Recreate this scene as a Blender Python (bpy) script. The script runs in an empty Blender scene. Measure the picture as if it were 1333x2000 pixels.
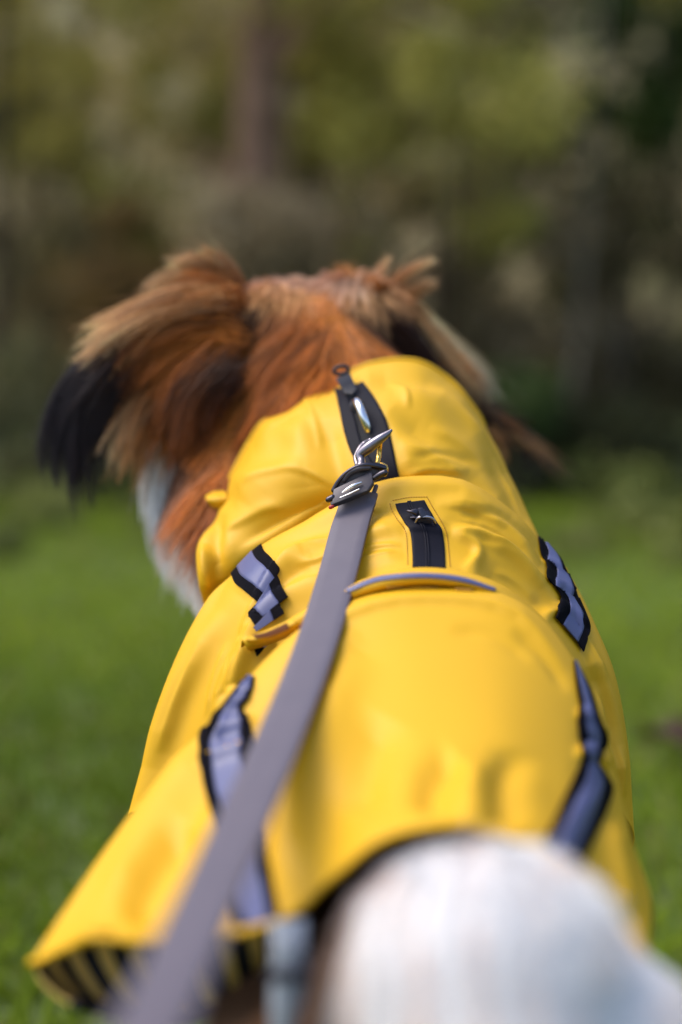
import bpy, bmesh, math, random
import numpy as np
from mathutils import Vector, Matrix, noise
from mathutils.bvhtree import BVHTree
from mathutils.kdtree import KDTree

random.seed(7)
rng = np.random.default_rng(7)
S = bpy.context.scene
COL = S.collection

# ------------------------------------------------------------------ camera
PITCH = math.radians(4.0)
CAM = np.array((0.0, 0.0, 0.58))
cd = bpy.data.cameras.new('camera')
cam = bpy.data.objects.new('camera', cd); COL.objects.link(cam)
cam.location = CAM; cam.rotation_euler = (math.radians(90) - PITCH, 0, 0)
cd.sensor_fit = 'VERTICAL'; cd.sensor_height = 36; cd.sensor_width = 24; cd.lens = 50
cd.clip_start = 0.02; cd.clip_end = 400
cd.dof.use_dof = True; cd.dof.focus_distance = 0.856; cd.dof.aperture_fstop = 1.95
S.camera = cam
FPX = 50 / 36 * 2000
FW = np.array((0, math.cos(PITCH), -math.sin(PITCH)))
UP = np.array((0, math.sin(PITCH), math.cos(PITCH)))
RT = np.array((1.0, 0, 0))

# ------------------------------------------------------------------ light
W = bpy.data.worlds.new('World'); S.world = W; W.use_nodes = True
nt = W.node_tree; nt.nodes.clear()
sky = nt.nodes.new('ShaderNodeTexSky'); sky.sky_type = 'NISHITA'; sky.sun_disc = False
SUN_EL, SUN_AZ = math.radians(58), math.radians(-88)     # veiled sun, high on the left
sky.sun_elevation = SUN_EL; sky.sun_rotation = SUN_AZ
sky.dust_density = 3.0; sky.air_density = 1.0; sky.ozone_density = 1.0
bg = nt.nodes.new('ShaderNodeBackground'); bg.inputs['Strength'].default_value = 0.15
wo = nt.nodes.new('ShaderNodeOutputWorld')
nt.links.new(sky.outputs[0], bg.inputs[0]); nt.links.new(bg.outputs[0], wo.inputs[0])
sl = bpy.data.lights.new('sun', 'SUN'); sl.energy = 1.35; sl.angle = math.radians(38); sl.color = (1, 0.95, 0.88)
sun = bpy.data.objects.new('sun', sl); COL.objects.link(sun)
sdir = Vector((math.sin(SUN_AZ) * math.cos(SUN_EL), math.cos(SUN_AZ) * math.cos(SUN_EL), math.sin(SUN_EL)))
sun.rotation_euler = (-sdir).to_track_quat('-Z', 'Y').to_euler()
S.view_settings.view_transform = 'Standard'; S.view_settings.look = 'None'
S.view_settings.exposure = 0.9; S.view_settings.gamma = 1
S.cycles.use_denoising = True; S.cycles.max_bounces = 6; S.cycles.diffuse_bounces = 3
S.cycles.transparent_max_bounces = 8; S.cycles.sample_clamp_indirect = 6

# ------------------------------------------------------------------ helpers
def P(px, py, d):
    """a place in the world, read off the photograph at a given distance"""
    return CAM + d * (FW + (px - 666.5) / FPX * RT + (1000 - py) / FPX * UP)
def PA(a):
    a = np.asarray(a, float)
    d = a[..., 2:3]
    return CAM + d * (FW + (a[..., 0:1] - 666.5) / FPX * RT + (1000 - a[..., 1:2]) / FPX * UP)
def proj(w):
    w = np.asarray(w, float) - CAM
    d = w @ FW
    return np.stack((666.5 + w @ RT / d * FPX, 1000 - w @ UP / d * FPX, d), -1)
def lin(*c):
    return tuple(((v / 255) / 12.92 if v / 255 < 0.04045 else ((v / 255 + 0.055) / 1.055) ** 2.4) for v in c)

def tag(o, label=None, cat=None, group=None, kind=None):
    if label: o['label'] = label
    if cat: o['category'] = cat
    if group: o['group'] = group
    if kind: o['kind'] = kind
    return o
def empty(name, loc=(0, 0, 0)):
    o = bpy.data.objects.new(name, None); COL.objects.link(o); o.location = loc
    o.empty_display_size = 0.05
    return o
def mesh_obj(name, verts, faces, mats, parent=None, smooth=True, mi=None, cols=None):
    me = bpy.data.meshes.new(name)
    me.from_pydata([tuple(v) for v in verts] if not isinstance(verts, list) else verts, [], faces)
    if not isinstance(mats, (list, tuple)): mats = [mats]
    for m in mats: me.materials.append(m)
    if smooth: me.polygons.foreach_set('use_smooth', [True] * len(me.polygons))
    if mi is not None: me.polygons.foreach_set('material_index', mi)
    if cols is not None:
        ca = me.color_attributes.new('Col', 'FLOAT_COLOR', 'POINT')
        c4 = np.ones((len(cols), 4), np.float32); c4[:, :3] = cols
        ca.data.foreach_set('color', c4.ravel())
    me.update()
    o = bpy.data.objects.new(name, me); COL.objects.link(o)
    if parent:
        o.parent = parent
        o.matrix_parent_inverse = Matrix.Identity(4)
        pw = Vector((0, 0, 0)); q = parent
        while q: pw += q.location; q = q.parent
        if pw.length > 0: me.transform(Matrix.Translation(-pw))
    return o
def quads_big(name, V, nquad, mats, cols=None, parent=None, n=4, smooth=False):
    """many separate n-gons, V is (N*n,3)"""
    me = bpy.data.meshes.new(name)
    N = nquad
    me.vertices.add(N * n); me.vertices.foreach_set('co', np.asarray(V, np.float32).ravel())
    me.loops.add(N * n); me.loops.foreach_set('vertex_index', np.arange(N * n, dtype=np.int32))
    me.polygons.add(N); me.polygons.foreach_set('loop_start', np.arange(0, N * n, n, dtype=np.int32))
    me.materials.append(mats)
    if cols is not None:
        ca = me.color_attributes.new('Col', 'FLOAT_COLOR', 'POINT')
        c4 = np.ones((N * n, 4), np.float32); c4[:, :3] = np.repeat(cols, n, axis=0)
        ca.data.foreach_set('color', c4.ravel())
    me.update(calc_edges=True)
    o = bpy.data.objects.new(name, me); COL.objects.link(o)
    if parent: o.parent = parent
    return o

def mat(name, col, rough=0.5, metal=0.0, spec=0.5, attr=None, bump=None, sheen=0, coat=0, trans=0, var=None):
    m = bpy.data.materials.new(name); m.use_nodes = True
    t = m.node_tree; b = t.nodes['Principled BSDF']
    b.inputs['Base Color'].default_value = (*col, 1); b.inputs['Roughness'].default_value = rough
    b.inputs['Metallic'].default_value = metal; b.inputs['Specular IOR Level'].default_value = spec
    if sheen: b.inputs['Sheen Weight'].default_value = sheen
    if coat: b.inputs['Coat Weight'].default_value = coat; b.inputs['Coat Roughness'].default_value = 0.25
    if attr:
        a = t.nodes.new('ShaderNodeAttribute'); a.attribute_name = attr
        t.links.new(a.outputs['Color'], b.inputs['Base Color'])
    if var:   # (scale, other colour, amount)
        tc = t.nodes.new('ShaderNodeTexCoord'); nz = t.nodes.new('ShaderNodeTexNoise'); nz.inputs['Scale'].default_value = var[0]
        nz.inputs['Detail'].default_value = 6
        rp = t.nodes.new('ShaderNodeMapRange'); rp.inputs[1].default_value = 0.35; rp.inputs[2].default_value = 0.7; rp.inputs[4].default_value = var[2]
        mx = t.nodes.new('ShaderNodeMix'); mx.data_type = 'RGBA'
        t.links.new(tc.outputs['Object'], nz.inputs['Vector']); t.links.new(nz.outputs['Fac'], rp.inputs[0]); t.links.new(rp.outputs[0], mx.inputs[0])
        mx.inputs[6].default_value = (*col, 1); mx.inputs[7].default_value = (*var[1], 1)
        t.links.new(mx.outputs[2], b.inputs['Base Color'])
    if bump:  # (scale, strength, distance)
        tc = t.nodes.new('ShaderNodeTexCoord')
        nz = t.nodes.new('ShaderNodeTexNoise'); nz.inputs['Scale'].default_value = bump[0]; nz.inputs['Detail'].default_value = 3
        bp = t.nodes.new('ShaderNodeBump'); bp.inputs['Strength'].default_value = bump[1]; bp.inputs['Distance'].default_value = bump[2]
        t.links.new(tc.outputs['Object'], nz.inputs['Vector']); t.links.new(nz.outputs['Fac'], bp.inputs['Height'])
        t.links.new(bp.outputs['Normal'], b.inputs['Normal'])
    return m
def leaf_mat(name):
    m = mat(name, (.1, .1, .05), 0.6, attr='Col', spec=0.3)
    t = m.node_tree; b = t.nodes['Principled BSDF']; out = t.nodes['Material Output']
    tr = t.nodes.new('ShaderNodeBsdfTranslucent'); a = t.nodes.new('ShaderNodeAttribute'); a.attribute_name = 'Col'
    mx = t.nodes.new('ShaderNodeMixShader'); mx.inputs[0].default_value = 0.45
    t.links.new(a.outputs['Color'], tr.inputs['Color'])
    t.links.new(b.outputs[0], mx.inputs[1]); t.links.new(tr.outputs[0], mx.inputs[2]); t.links.new(mx.outputs[0], out.inputs['Surface'])
    return m

M_yellow = mat('yellow_coated_fabric', (0.66, 0.365, 0.006), 0.55, spec=0.34, bump=(1500, 0.10, 0.0003), var=(9, (0.63, 0.345, 0.008), 0.6))
M_black = mat('black_webbing', (0.018, 0.018, 0.026), 0.6, spec=0.4)
M_refl = mat('grey_reflective_tape', (0.084, 0.093, 0.205), 0.45, spec=0.5, bump=(2500, 0.15, 0.0002))  # blue of the reflected sky put into the base colour
M_tape = mat('black_zip_tape', (0.007, 0.007, 0.013), 0.6, spec=0.1, bump=(600, 0.12, 0.0003))
M_gap = mat('dark_inside', (0.006, 0.006, 0.008), 0.9)
M_leash = mat('grey_leash_strap', (0.115, 0.10, 0.125), 0.55, spec=0.4, bump=(700, 0.08, 0.0003), var=(60, (0.10, 0.088, 0.112), 0.6))
M_steel = mat('polished_steel', (0.75, 0.76, 0.8), 0.12, metal=1)
M_gun = mat('dark_metal', (0.22, 0.20, 0.23), 0.33, metal=1)
M_dgun = mat('blackened_metal', (0.07, 0.065, 0.08), 0.3, metal=1)
M_pull = mat('grey_zip_metal', (0.42, 0.40, 0.44), 0.3, metal=1)
M_glint = mat('yellow_glint_metal', (0.75, 0.48, 0.12), 0.25, metal=1)  # yellow reflection on the clip painted into the metal's colour
M_clamp = mat('dark_clamp', (0.05, 0.045, 0.055), 0.42, metal=0.4, spec=0.5, bump=(900, 0.15, 0.0003))
M_thread_shade = mat('thread_and_gap_shade', (0.42, 0.20, 0.01), 0.7)  # also the darker yellow of the painted shadow gap
M_red = mat('red_edge', (0.35, 0.01, 0.01), 0.4)
M_velcro = mat('grey_strap', (0.34, 0.37, 0.42), 0.55, bump=(500, 0.3, 0.0005))

# webbing ribs
def rib_material():
    m = mat('ribbed_webbing', (0.010, 0.010, 0.014), 0.85, spec=0.05)
    t = m.node_tree; b = t.nodes['Principled BSDF']
    uv = t.nodes.new('ShaderNodeAttribute'); uv.attribute_name = 'Col'
    wv = t.nodes.new('ShaderNodeTexWave'); wv.wave_type = 'BANDS'; wv.bands_direction = 'X'; wv.inputs['Scale'].default_value = 1.0
    mp = t.nodes.new('ShaderNodeVectorMath'); mp.operation = 'SCALE'; mp.inputs['Scale'].default_value = 26
    t.links.new(uv.outputs['Vector'], mp.inputs[0]); t.links.new(mp.outputs[0], wv.inputs['Vector'])
    bp = t.nodes.new('ShaderNodeBump'); bp.inputs['Strength'].default_value = 0.9; bp.inputs['Distance'].default_value = 0.0006
    t.links.new(wv.outputs['Fac'], bp.inputs['Height']); t.links.new(bp.outputs['Normal'], b.inputs['Normal'])
    mx = t.nodes.new('ShaderNodeMix'); mx.data_type = 'RGBA'
    mx.inputs[6].default_value = (0.003, 0.003, 0.005, 1); mx.inputs[7].default_value = (0.022, 0.020, 0.028, 1)
    t.links.new(wv.outputs['Fac'], mx.inputs[0]); t.links.new(mx.outputs[2], b.inputs['Base Color'])
    return m
M_rib = rib_material()

# ------------------------------------------------------------------ surfaces
def cr_axis0(G, n):
    """Catmull-Rom along the first axis"""
    G = np.asarray(G, float); m = G.shape[0]
    Gp = np.concatenate(([2 * G[0] - G[1]], G, [2 * G[-1] - G[-2]]))
    u = np.linspace(0, m - 1, n); i = np.minimum(u.astype(int), m - 2); f = (u - i)
    sh = (-1,) + (1,) * (G.ndim - 1); f = f.reshape(sh)
    p0, p1, p2, p3 = Gp[i], Gp[i + 1], Gp[i + 2], Gp[i + 3]
    return 0.5 * (2 * p1 + (p2 - p0) * f + (2 * p0 - 5 * p1 + 4 * p2 - p3) * f ** 2 + (3 * p1 - p0 - 3 * p2 + p3) * f ** 3)
def polyline(pts, n):
    pts = np.asarray(pts, float)
    if len(pts) == 2: return pts[0] + (pts[1] - pts[0]) * np.linspace(0, 1, n)[:, None]
    c = cr_axis0(pts, 200); L = np.r_[0, np.cumsum(np.linalg.norm(np.diff(c, axis=0), axis=1))]
    t = np.linspace(0, L[-1], n)
    return np.stack([np.interp(t, L, c[:, k]) for k in range(c.shape[1])], -1)
def surf(G, nu, nv):
    a = cr_axis0(PA(G) if G.shape[-1] == 3 else G, nu)
    return cr_axis0(a.transpose(1, 0, 2), nv).transpose(1, 0, 2)
def normals(X):
    du = np.gradient(X, axis=0); dv = np.gradient(X, axis=1)
    n = np.cross(dv, du); n /= np.linalg.norm(n, axis=-1, keepdims=True) + 1e-12
    return n
def face_cam(X):
    n = normals(X)
    c = n[X.shape[0] // 2, X.shape[1] // 2]; v = CAM - X[X.shape[0] // 2, X.shape[1] // 2]
    return n if np.dot(c, v) > 0 else -n
def seg_dist(p, line):
    """distance of pixels p to a polyline and the position along it 0..1"""
    best = np.full(p.shape[:-1], 1e9); tt = np.zeros(p.shape[:-1]); side = np.zeros(p.shape[:-1])
    L = np.r_[0, np.cumsum(np.linalg.norm(np.diff(line, axis=0), axis=1))]
    for k in range(len(line) - 1):
        a, b = line[k], line[k + 1]; ab = b - a; l2 = (ab ** 2).sum() + 1e-9
        t = np.clip(((p - a) @ ab) / l2, 0, 1)
        q = a + t[..., None] * ab; dv = p - q; d = np.hypot(dv[..., 0], dv[..., 1])
        m = d < best
        best[m] = d[m]; tt[m] = ((L[k] + t * (L[k + 1] - L[k])) / L[-1])[m]
        side[m] = np.sign(ab[0] * dv[..., 1] - ab[1] * dv[..., 0])[m]
    return best, tt, side
def wrinkle(X, N, folds):
    """folds: (points in photo pixels, height mm, half width px, sharp side px)"""
    px = proj(X)[..., :2]; D = np.zeros(X.shape[:2])
    for f in folds:
        line = polyline(f[0], 14); amp = f[1] / 1000; w1 = f[2]; w2 = f[3] if len(f) > 3 else f[2]
        d, t, s = seg_dist(px, line); amp *= 1.35
        w = np.where(s > 0, w1, w2)
        D += amp * np.exp(-(d / w) ** 2) * np.clip(np.sin(np.pi * np.clip(t, 0.0, 1)) * 1.6, 0, 1)
    return X + N * D[..., None]
def fbm_disp(X, N, scale, amp, seed=0, stretch=(1, 1, 1)):
    sh = X.shape; out = np.zeros(sh[:2])
    for i in range(sh[0]):
        for j in range(sh[1]):
            v = X[i, j]
            out[i, j] = noise.noise(Vector((v[0] * scale * stretch[0] + seed, v[1] * scale * stretch[1], v[2] * scale * stretch[2])))
    return X + N * (out * amp)[..., None]
def grid_faces(nu, nv):
    i = np.arange(nu - 1)[:, None]; j = np.arange(nv - 1)[None, :]
    a = (i * nv + j).ravel()
    return np.stack((a, a + 1, a + nv + 1, a + nv), -1)
def sheet(name, X, m, parent, thick=0.0012, mi=None, cols=None, N=None):
    """a closed thin sheet"""
    nu, nv = X.shape[:2]
    if N is None: N = face_cam(X)
    V = np.concatenate((X.reshape(-1, 3), (X - N * thick).reshape(-1, 3)))
    F = grid_faces(nu, nv); n = nu * nv
    B = F[:, ::-1] + n
    i = np.arange(nu - 1); j = np.arange(nv - 1)
    e = [np.stack((i * nv, (i + 1) * nv, (i + 1) * nv + n, i * nv + n), -1),
         np.stack(((i + 1) * nv + nv - 1, i * nv + nv - 1, i * nv + nv - 1 + n, (i + 1) * nv + nv - 1 + n), -1),
         np.stack((j + 1, j, j + n, j + 1 + n), -1),
         np.stack(((nu - 1) * nv + j, (nu - 1) * nv + j + 1, (nu - 1) * nv + j + 1 + n, (nu - 1) * nv + j + n), -1)]
    A = np.concatenate([F, B] + e)
    if mi is not None:
        mi = np.concatenate((mi, mi, np.zeros(len(A) - 2 * len(F), int) + (mi[0] if len(mi) else 0)))
    if cols is not None: cols = np.concatenate((cols, cols))
    o = mesh_obj(name, V, A.tolist(), m, parent, mi=mi, cols=cols)
    return o
def bvh_of(X):
    nu, nv = X.shape[:2]
    return BVHTree.FromPolygons([Vector(v) for v in X.reshape(-1, 3)], grid_faces(nu, nv).tolist())
def cast(bvhs, px, py, fallback=0.85):
    d = Vector(FW + (px - 666.5) / FPX * RT + (1000 - py) / FPX * UP).normalized()
    best = None
    for b in bvhs:
        h = b.ray_cast(Vector(CAM), d)
        if h[0] is not None and (best is None or h[3] < best[3]): best = h
    if best is None: return None
    n = best[1]
    if n.dot(d) > 0: n = -n
    return np.array(best[0]), np.array(n)
def drape(lines, na, counts, bvhs, lift=0.0012, fall=0.85):
    """lines: boundary polylines (photo px) from left to right; counts: cells between them. Lays the strip on the cloth."""
    B = [polyline(l, na) for l in lines]
    cols = []
    for k in range(len(B) - 1):
        for c in range(counts[k]): cols.append(B[k] + (B[k + 1] - B[k]) * c / counts[k])
    cols.append(B[-1])
    Q = np.stack(cols, 1)
    X = np.zeros(Q.shape[:2] + (3,)); ok = np.ones(Q.shape[:2], bool); last = fall
    for i in range(Q.shape[0]):
        for j in range(Q.shape[1]):
            h = cast(bvhs, *Q[i, j])
            if h is None: ok[i, j] = False
            else: X[i, j] = h[0] + h[1] * lift
    if not ok.all():   # a point just past the silhouette: same distance as its nearest hit
        good = np.argwhere(ok)
        for i, j in np.argwhere(~ok):
            g = good[np.argmin(((good - (i, j)) ** 2).sum(1))]
            X[i, j] = P(Q[i, j, 0], Q[i, j, 1], proj(X[g[0], g[1]])[2])
    return X
def smooth_grid(X, it=1):
    for _ in range(it):
        Y = X.copy()
        Y[1:-1] = 0.25 * X[:-2] + 0.5 * X[1:-1] + 0.25 * X[2:]
        X = Y.copy()
        X[:, 1:-1] = 0.25 * Y[:, :-2] + 0.5 * Y[:, 1:-1] + 0.25 * Y[:, 2:]
    return X
def tuck(G, left=(0.022, 0.035, -0.05), right=(-0.022, 0.035, -0.05), n=2):
    W_ = PA(np.array(G, float))
    for k in range(n):
        l = W_[:, :1] + np.array(left); r = W_[:, -1:] + np.array(right)
        W_ = np.concatenate((l, W_, r), axis=1)
    return W_
def surfw(G, nu, nv):
    a = cr_axis0(G, nu)
    return cr_axis0(a.transpose(1, 0, 2), nv).transpose(1, 0, 2)

def tube(pts, radii, name, m, parent, nseg=60, ns=16, closed=False, flat=1.0, cap=True):
    """a round bar along world points with varying radius"""
    pts = np.asarray(pts, float); radii = np.asarray(radii, float)
    Q = cr_axis0(np.c_[pts, radii], nseg) if len(pts) > 2 else np.c_[pts, radii][0] + (np.c_[pts, radii][1] - np.c_[pts, radii][0]) * np.linspace(0, 1, nseg)[:, None]
    if cap and not closed:  # round the ends
        r0, r1 = Q[0, 3], Q[-1, 3]
        t0 = Q[0, :3] - Q[1, :3]; t0 /= np.linalg.norm(t0); t1 = Q[-1, :3] - Q[-2, :3]; t1 /= np.linalg.norm(t1)
        a = [np.r_[Q[0, :3] + t0 * r0 * s, max(r0 * math.sqrt(max(0, 1 - s * s)), 1e-5)] for s in (1, .97, .85, .6, .3)]
        b = [np.r_[Q[-1, :3] + t1 * r1 * s, max(r1 * math.sqrt(max(0, 1 - s * s)), 1e-5)] for s in (.3, .6, .85, .97, 1)]
        Q = np.concatenate((a, Q, b))
    C = Q[:, :3]; T = np.gradient(C, axis=0); T /= np.linalg.norm(T, axis=1, keepdims=True) + 1e-12
    ref = np.array((0.13, 0.2, 0.97)); V = []
    n = np.cross(T[0], ref); n /= np.linalg.norm(n)
    for k in range(len(C)):
        n = n - T[k] * np.dot(n, T[k]); n /= np.linalg.norm(n); b = np.cross(T[k], n)
        for s in range(ns):
            a = 2 * math.pi * s / ns
            V.append(C[k] + Q[k, 3] * (n * math.cos(a) + flat * b * math.sin(a)))
    F = []
    K = len(C)
    for k in range(K - 1 + (1 if closed else 0)):
        for s in range(ns):
            F.append((k * ns + s, k * ns + (s + 1) % ns, ((k + 1) % K) * ns + (s + 1) % ns, ((k + 1) % K) * ns + s))
    if not closed:
        F.append(tuple(range(ns))[::-1]); F.append(tuple((K - 1) * ns + s for s in range(ns)))
    return mesh_obj(name, np.array(V), F, m, parent)
def slab(name, poly, d, thick, m, parent, bevel=0.0006, tilt=None, smooth=False):
    """a bevelled plate: outline in photo px at distance d (each point may carry its own distance), extruded away from the viewer"""
    bm = bmesh.new()
    pts = [P(p[0], p[1], p[2] if len(p) > 2 else d) for p in poly]
    c = np.mean(pts, axis=0)
    n = np.zeros(3)
    for i in range(len(pts)): n += np.cross(pts[i] - c, pts[(i + 1) % len(pts)] - c)
    n /= np.linalg.norm(n)
    if np.dot(n, CAM - c) < 0: n = -n
    f = [bm.verts.new(p) for p in pts]; b = [bm.verts.new(p - n * thick) for p in pts]
    bm.faces.new(f); bm.faces.new(b[::-1])
    for i in range(len(f)):
        j = (i + 1) % len(f); bm.faces.new((f[i], b[i], b[j], f[j]))
    bmesh.ops.recalc_face_normals(bm, faces=bm.faces)
    if bevel: bmesh.ops.bevel(bm, geom=list(bm.edges), offset=bevel, segments=3, profile=0.6, affect='EDGES')
    me = bpy.data.meshes.new(name); bm.to_mesh(me); bm.free(); me.materials.append(m)
    me.polygons.foreach_set('use_smooth', [True] * len(me.polygons))
    pw = Vector((0, 0, 0)); q = parent
    while q: pw += q.location; q = q.parent
    me.transform(Matrix.Translation(-pw))
    o = bpy.data.objects.new(name, me); COL.objects.link(o); o.parent = parent
    return o

# ================================================================== THE PLACE
# ---- ground
def ground():
    n = 90; xs = np.linspace(-1, 1, n); xs = np.sign(xs) * np.abs(xs) ** 2.2 * 90
    ys = np.concatenate((np.linspace(-25, 0, 10)[:-1], np.linspace(0, 12, 50), np.linspace(12, 120, 30)[1:]))
    V = []
    for y in ys:
        for x in xs:
            z = 0.0 if y < 3 else 0.05 * noise.noise(Vector((x * .3, y * .3, 0))) * min(1, (y - 3) / 4)
            if y > 11: z += (y - 11) * 0.10 if y < 60 else 4.9
            V.append((x, y, z))
    F = grid_faces(len(ys), n)[:, ::-1].tolist()
    g = mat('soil_and_moss', (0.06, 0.10, 0.02), 0.95, var=(1.5, (0.07, 0.075, 0.025), 1.0))
    return tag(mesh_obj('ground', np.array(V), F, g), kind='structure')
ground()

M_leaf = leaf_mat('leaf')
# ---- grass blades
def grass():
    N = 230000
    # denser towards the viewer, all of the lawn in view and beyond its sides
    y = 0.2 + 10.8 * rng.random(N) ** 2.1; x = (rng.random(N) - 0.5) * (3.0 + y * 1.4)
    h = (0.018 + 0.026 * rng.random(N)) * (1 + y * 0.05); w = (0.0020 + 0.0014 * rng.random(N)) * (1 + y * 0.35)
    a = rng.random(N) * 6.28; lean = rng.normal(0, 0.5, (N, 2)) * h[:, None]
    base = np.stack((x, y, np.full(N, -0.004)), -1)
    side = np.stack((np.cos(a), np.sin(a), np.zeros(N)), -1) * w[:, None]
    tip = base + np.c_[lean, h]; mid = base + np.c_[lean * 0.35, h * 0.55]
    V = np.stack((base - side, base + side, mid + side * .75, tip, mid - side * .75), 1).reshape(-1, 3)
    nz = np.array([noise.noise(Vector((p[0] * .9, p[1] * .55, 3))) for p in base])
    n2 = np.array([noise.noise(Vector((p[0] * 3.1, p[1] * 2.0, 9))) for p in base])
    k = np.clip(0.5 + 0.9 * nz + 0.15 * n2, 0, 1)[:, None]
    c = (1 - k) * np.array((0.145, 0.210, 0.016)) + k * np.array((0.285, 0.375, 0.028))
    c = c * (0.7 + 0.6 * rng.random((N, 1)))
    dry = rng.random(N) < 0.05; c[dry] = (0.26, 0.22, 0.08)
    o = quads_big('grass', V, N, M_leaf, c, n=5)
    return tag(o, 'short green lawn grass around and beyond the dog', 'grass', kind='stuff')
grass()

# ---- fallen leaves
def fallen_leaf(x, y, s, col, label):
    m = mat('dry_leaf', col, 0.7, var=(60, tuple(v * .5 for v in col), 1))
    r = np.linspace(0, 2 * math.pi, 25)[:-1]
    V = [(x, y, 0.055)]
    for a in r:
        q = s * (0.62 + 0.30 * abs(math.cos(2.5 * a))) * (1 + .12 * random.random())
        V.append((x + q * math.cos(a), y + q * math.sin(a), 0.06 + 0.02 * math.sin(2 * a) + .01 * random.random()))
    F = [(0, i, i % 24 + 1) for i in range(1, 25)]
    o = mesh_obj('fallen_leaf', np.array(V), F, m)
    md = o.modifiers.new('s', 'SOLIDIFY'); md.thickness = 0.0008
    return tag(o, label, 'leaf', 'fallen leaves on the lawn')
fallen_leaf(0.525, 2.27, 0.060, (0.055, 0.024, 0.008), 'brown fallen leaf on the grass right of the dog')
fallen_leaf(0.585, 2.31, 0.04, (0.05, 0.025, 0.01), 'small dark fallen leaf touching the brown leaf on the grass at the right edge')

# ---- trees and shrubs of the wood edge
def gpos(px, dist):
    v = P(px, 900, dist); return v[0], v[1]
def bark(name, c):
    return mat(name, c, 0.9, spec=0.2, bump=(14, 0.8, 0.02), var=(5, tuple(v * .5 for v in c), 0.9))
M_bark_red = bark('reddish_bark', (0.25, 0.15, 0.10)); M_bark_grey = bark('grey_bark', (0.20, 0.17, 0.13))
M_bark_dark = bark('dark_bark', (0.035, 0.028, 0.02)); M_bark_tan = bark('tan_bark', (0.20, 0.15, 0.09))
def leaf_cloud(n, centres, radii, size, c0, c1, flat=0.8):
    """leaf-sized faces spread through several clumps"""
    k = rng.integers(0, len(centres), n)
    C = np.array(centres)[k]; R = np.array(radii)[k][:, None]
    v = rng.normal(0, 1, (n, 3)); v /= np.linalg.norm(v, axis=1, keepdims=True)
    pos = C + v * R * (rng.random((n, 1)) ** 0.5) * np.array((1, 1, flat))
    a = rng.normal(0, 1, (n, 3)); a /= np.linalg.norm(a, axis=1, keepdims=True)
    b = np.cross(a, rng.normal(0, 1, (n, 3))); b /= np.linalg.norm(b, axis=1, keepdims=True)
    s = size * (0.6 + 0.8 * rng.random((n, 1)))
    V = np.stack((pos - a * s, pos + b * s * .45, pos + a * s, pos - b * s * .45), 1).reshape(-1, 3)
    kc = rng.random(len(centres))[k][:, None] * 0.6 + rng.random((n, 1)) * 0.4
    c = np.array(c0) * (1 - kc) + np.array(c1) * kc
    return V, c
def plant(name, px, dist, z0, z1, halfw, n, size, c0, c1, label, cat, trunk=None, nb=14, group=None, lean=0.0, flat=0.8, crown_h=None):
    x, y = gpos(px, dist)
    gz = 0.0 if y < 11 else (y - 11) * 0.10
    root = empty(name, (x, y, gz)); tag(root, label, cat, group)
    if trunk:
        r, m, h = trunk
        pts = [np.array((x + lean * t * h + 0.06 * math.sin(3 * t + x), y, gz - 0.1 + t * h)) for t in np.linspace(0, 1, 6)]
        tube(pts, [r * (1.25 - .75 * t) for t in np.linspace(0, 1, 6)], 'trunk', m, root, nseg=24, ns=12, cap=False)
        for b in range(4):
            t = 0.35 + 0.15 * b; q = pts[0] + (pts[-1] - pts[0]) * t; a = random.uniform(0, 6.28)
            e = q + np.array((math.cos(a) * .9, math.sin(a) * .7, .7))
            tube([q, (q + e) / 2 + (0, 0, .1), e], [r * .38, r * .25, r * .1], 'branch', m, root, nseg=10, ns=8, cap=False)
    else:
        bm = []
        m = M_bark_dark
        for b in range(3):
            a = random.uniform(0, 6.28); q = np.array((x, y, gz - .05)); e = q + np.array((math.cos(a) * halfw * .5, math.sin(a) * .3, z1 * .7))
            tube([q, (q + e) / 2, e], [.03, .022, .008], 'stem', m, root, nseg=8, ns=7, cap=False)
    if n:
        cs = []; rs = []
        for k in range(nb):
            zz = random.uniform(z0, z1); t = (zz - z0) / max(1e-3, z1 - z0)
            wv = halfw * (0.55 + 0.45 * math.sin(math.pi * min(1, t * .8 + .15)))
            cs.append((x + random.uniform(-wv, wv) + lean * zz, y + random.uniform(-.6, .6) * halfw, gz + zz)); rs.append(random.choice((.16, .25, .38, .5)) * halfw + .08)
        V, c = leaf_cloud(n, cs, rs, size, c0, c1, flat)
        V = V - np.array((x, y, gz))
        quads_big('crown' if trunk else 'foliage', V, n, M_leaf, c, root)
    return root
OL0, OL1 = (0.17, 0.165, 0.035), (0.46, 0.40, 0.10)
YG0, YG1 = (0.26, 0.25, 0.04), (0.60, 0.54, 0.14)
DK0, DK1 = (0.012, 0.018, 0.006), (0.045, 0.055, 0.015)
TN0, TN1 = (0.20, 0.15, 0.08), (0.45, 0.35, 0.20)
GR0, GR1 = (0.03, 0.06, 0.010), (0.09, 0.14, 0.03)
G_T = 'trees at the edge of the wood'; G_S = 'shrubs in front of the wood'
plant('tree', 500, 9.6, 3.0, 5.5, 1.0, 1500, .05, OL0, OL1, 'tall reddish brown tree trunk behind the left of the head', 'tree', (0.19, M_bark_red, 5.5), group=G_T)
plant('tree', 590, 11.0, 3.2, 5.5, 1.0, 1500, .05, TN0, OL1, 'thinner brown trunk just right of the reddish trunk', 'tree', (0.12, M_bark_tan, 5.5), group=G_T)
plant('tree', 1185, 10.0, 2.5, 5.0, 1.0, 900, .05, DK0, DK1, 'pale brown trunk at the right edge of the wood', 'tree', (0.15, M_bark_tan, 2.0), group=G_T)
plant('tree', 1075, 9.2, 3.2, 5.0, .8, 900, .05, OL0, OL1, 'slender leaning pale tree right of the yellow green bush', 'tree', (0.022, M_bark_grey, 4.6), lean=0.10, group=G_T)
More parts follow.
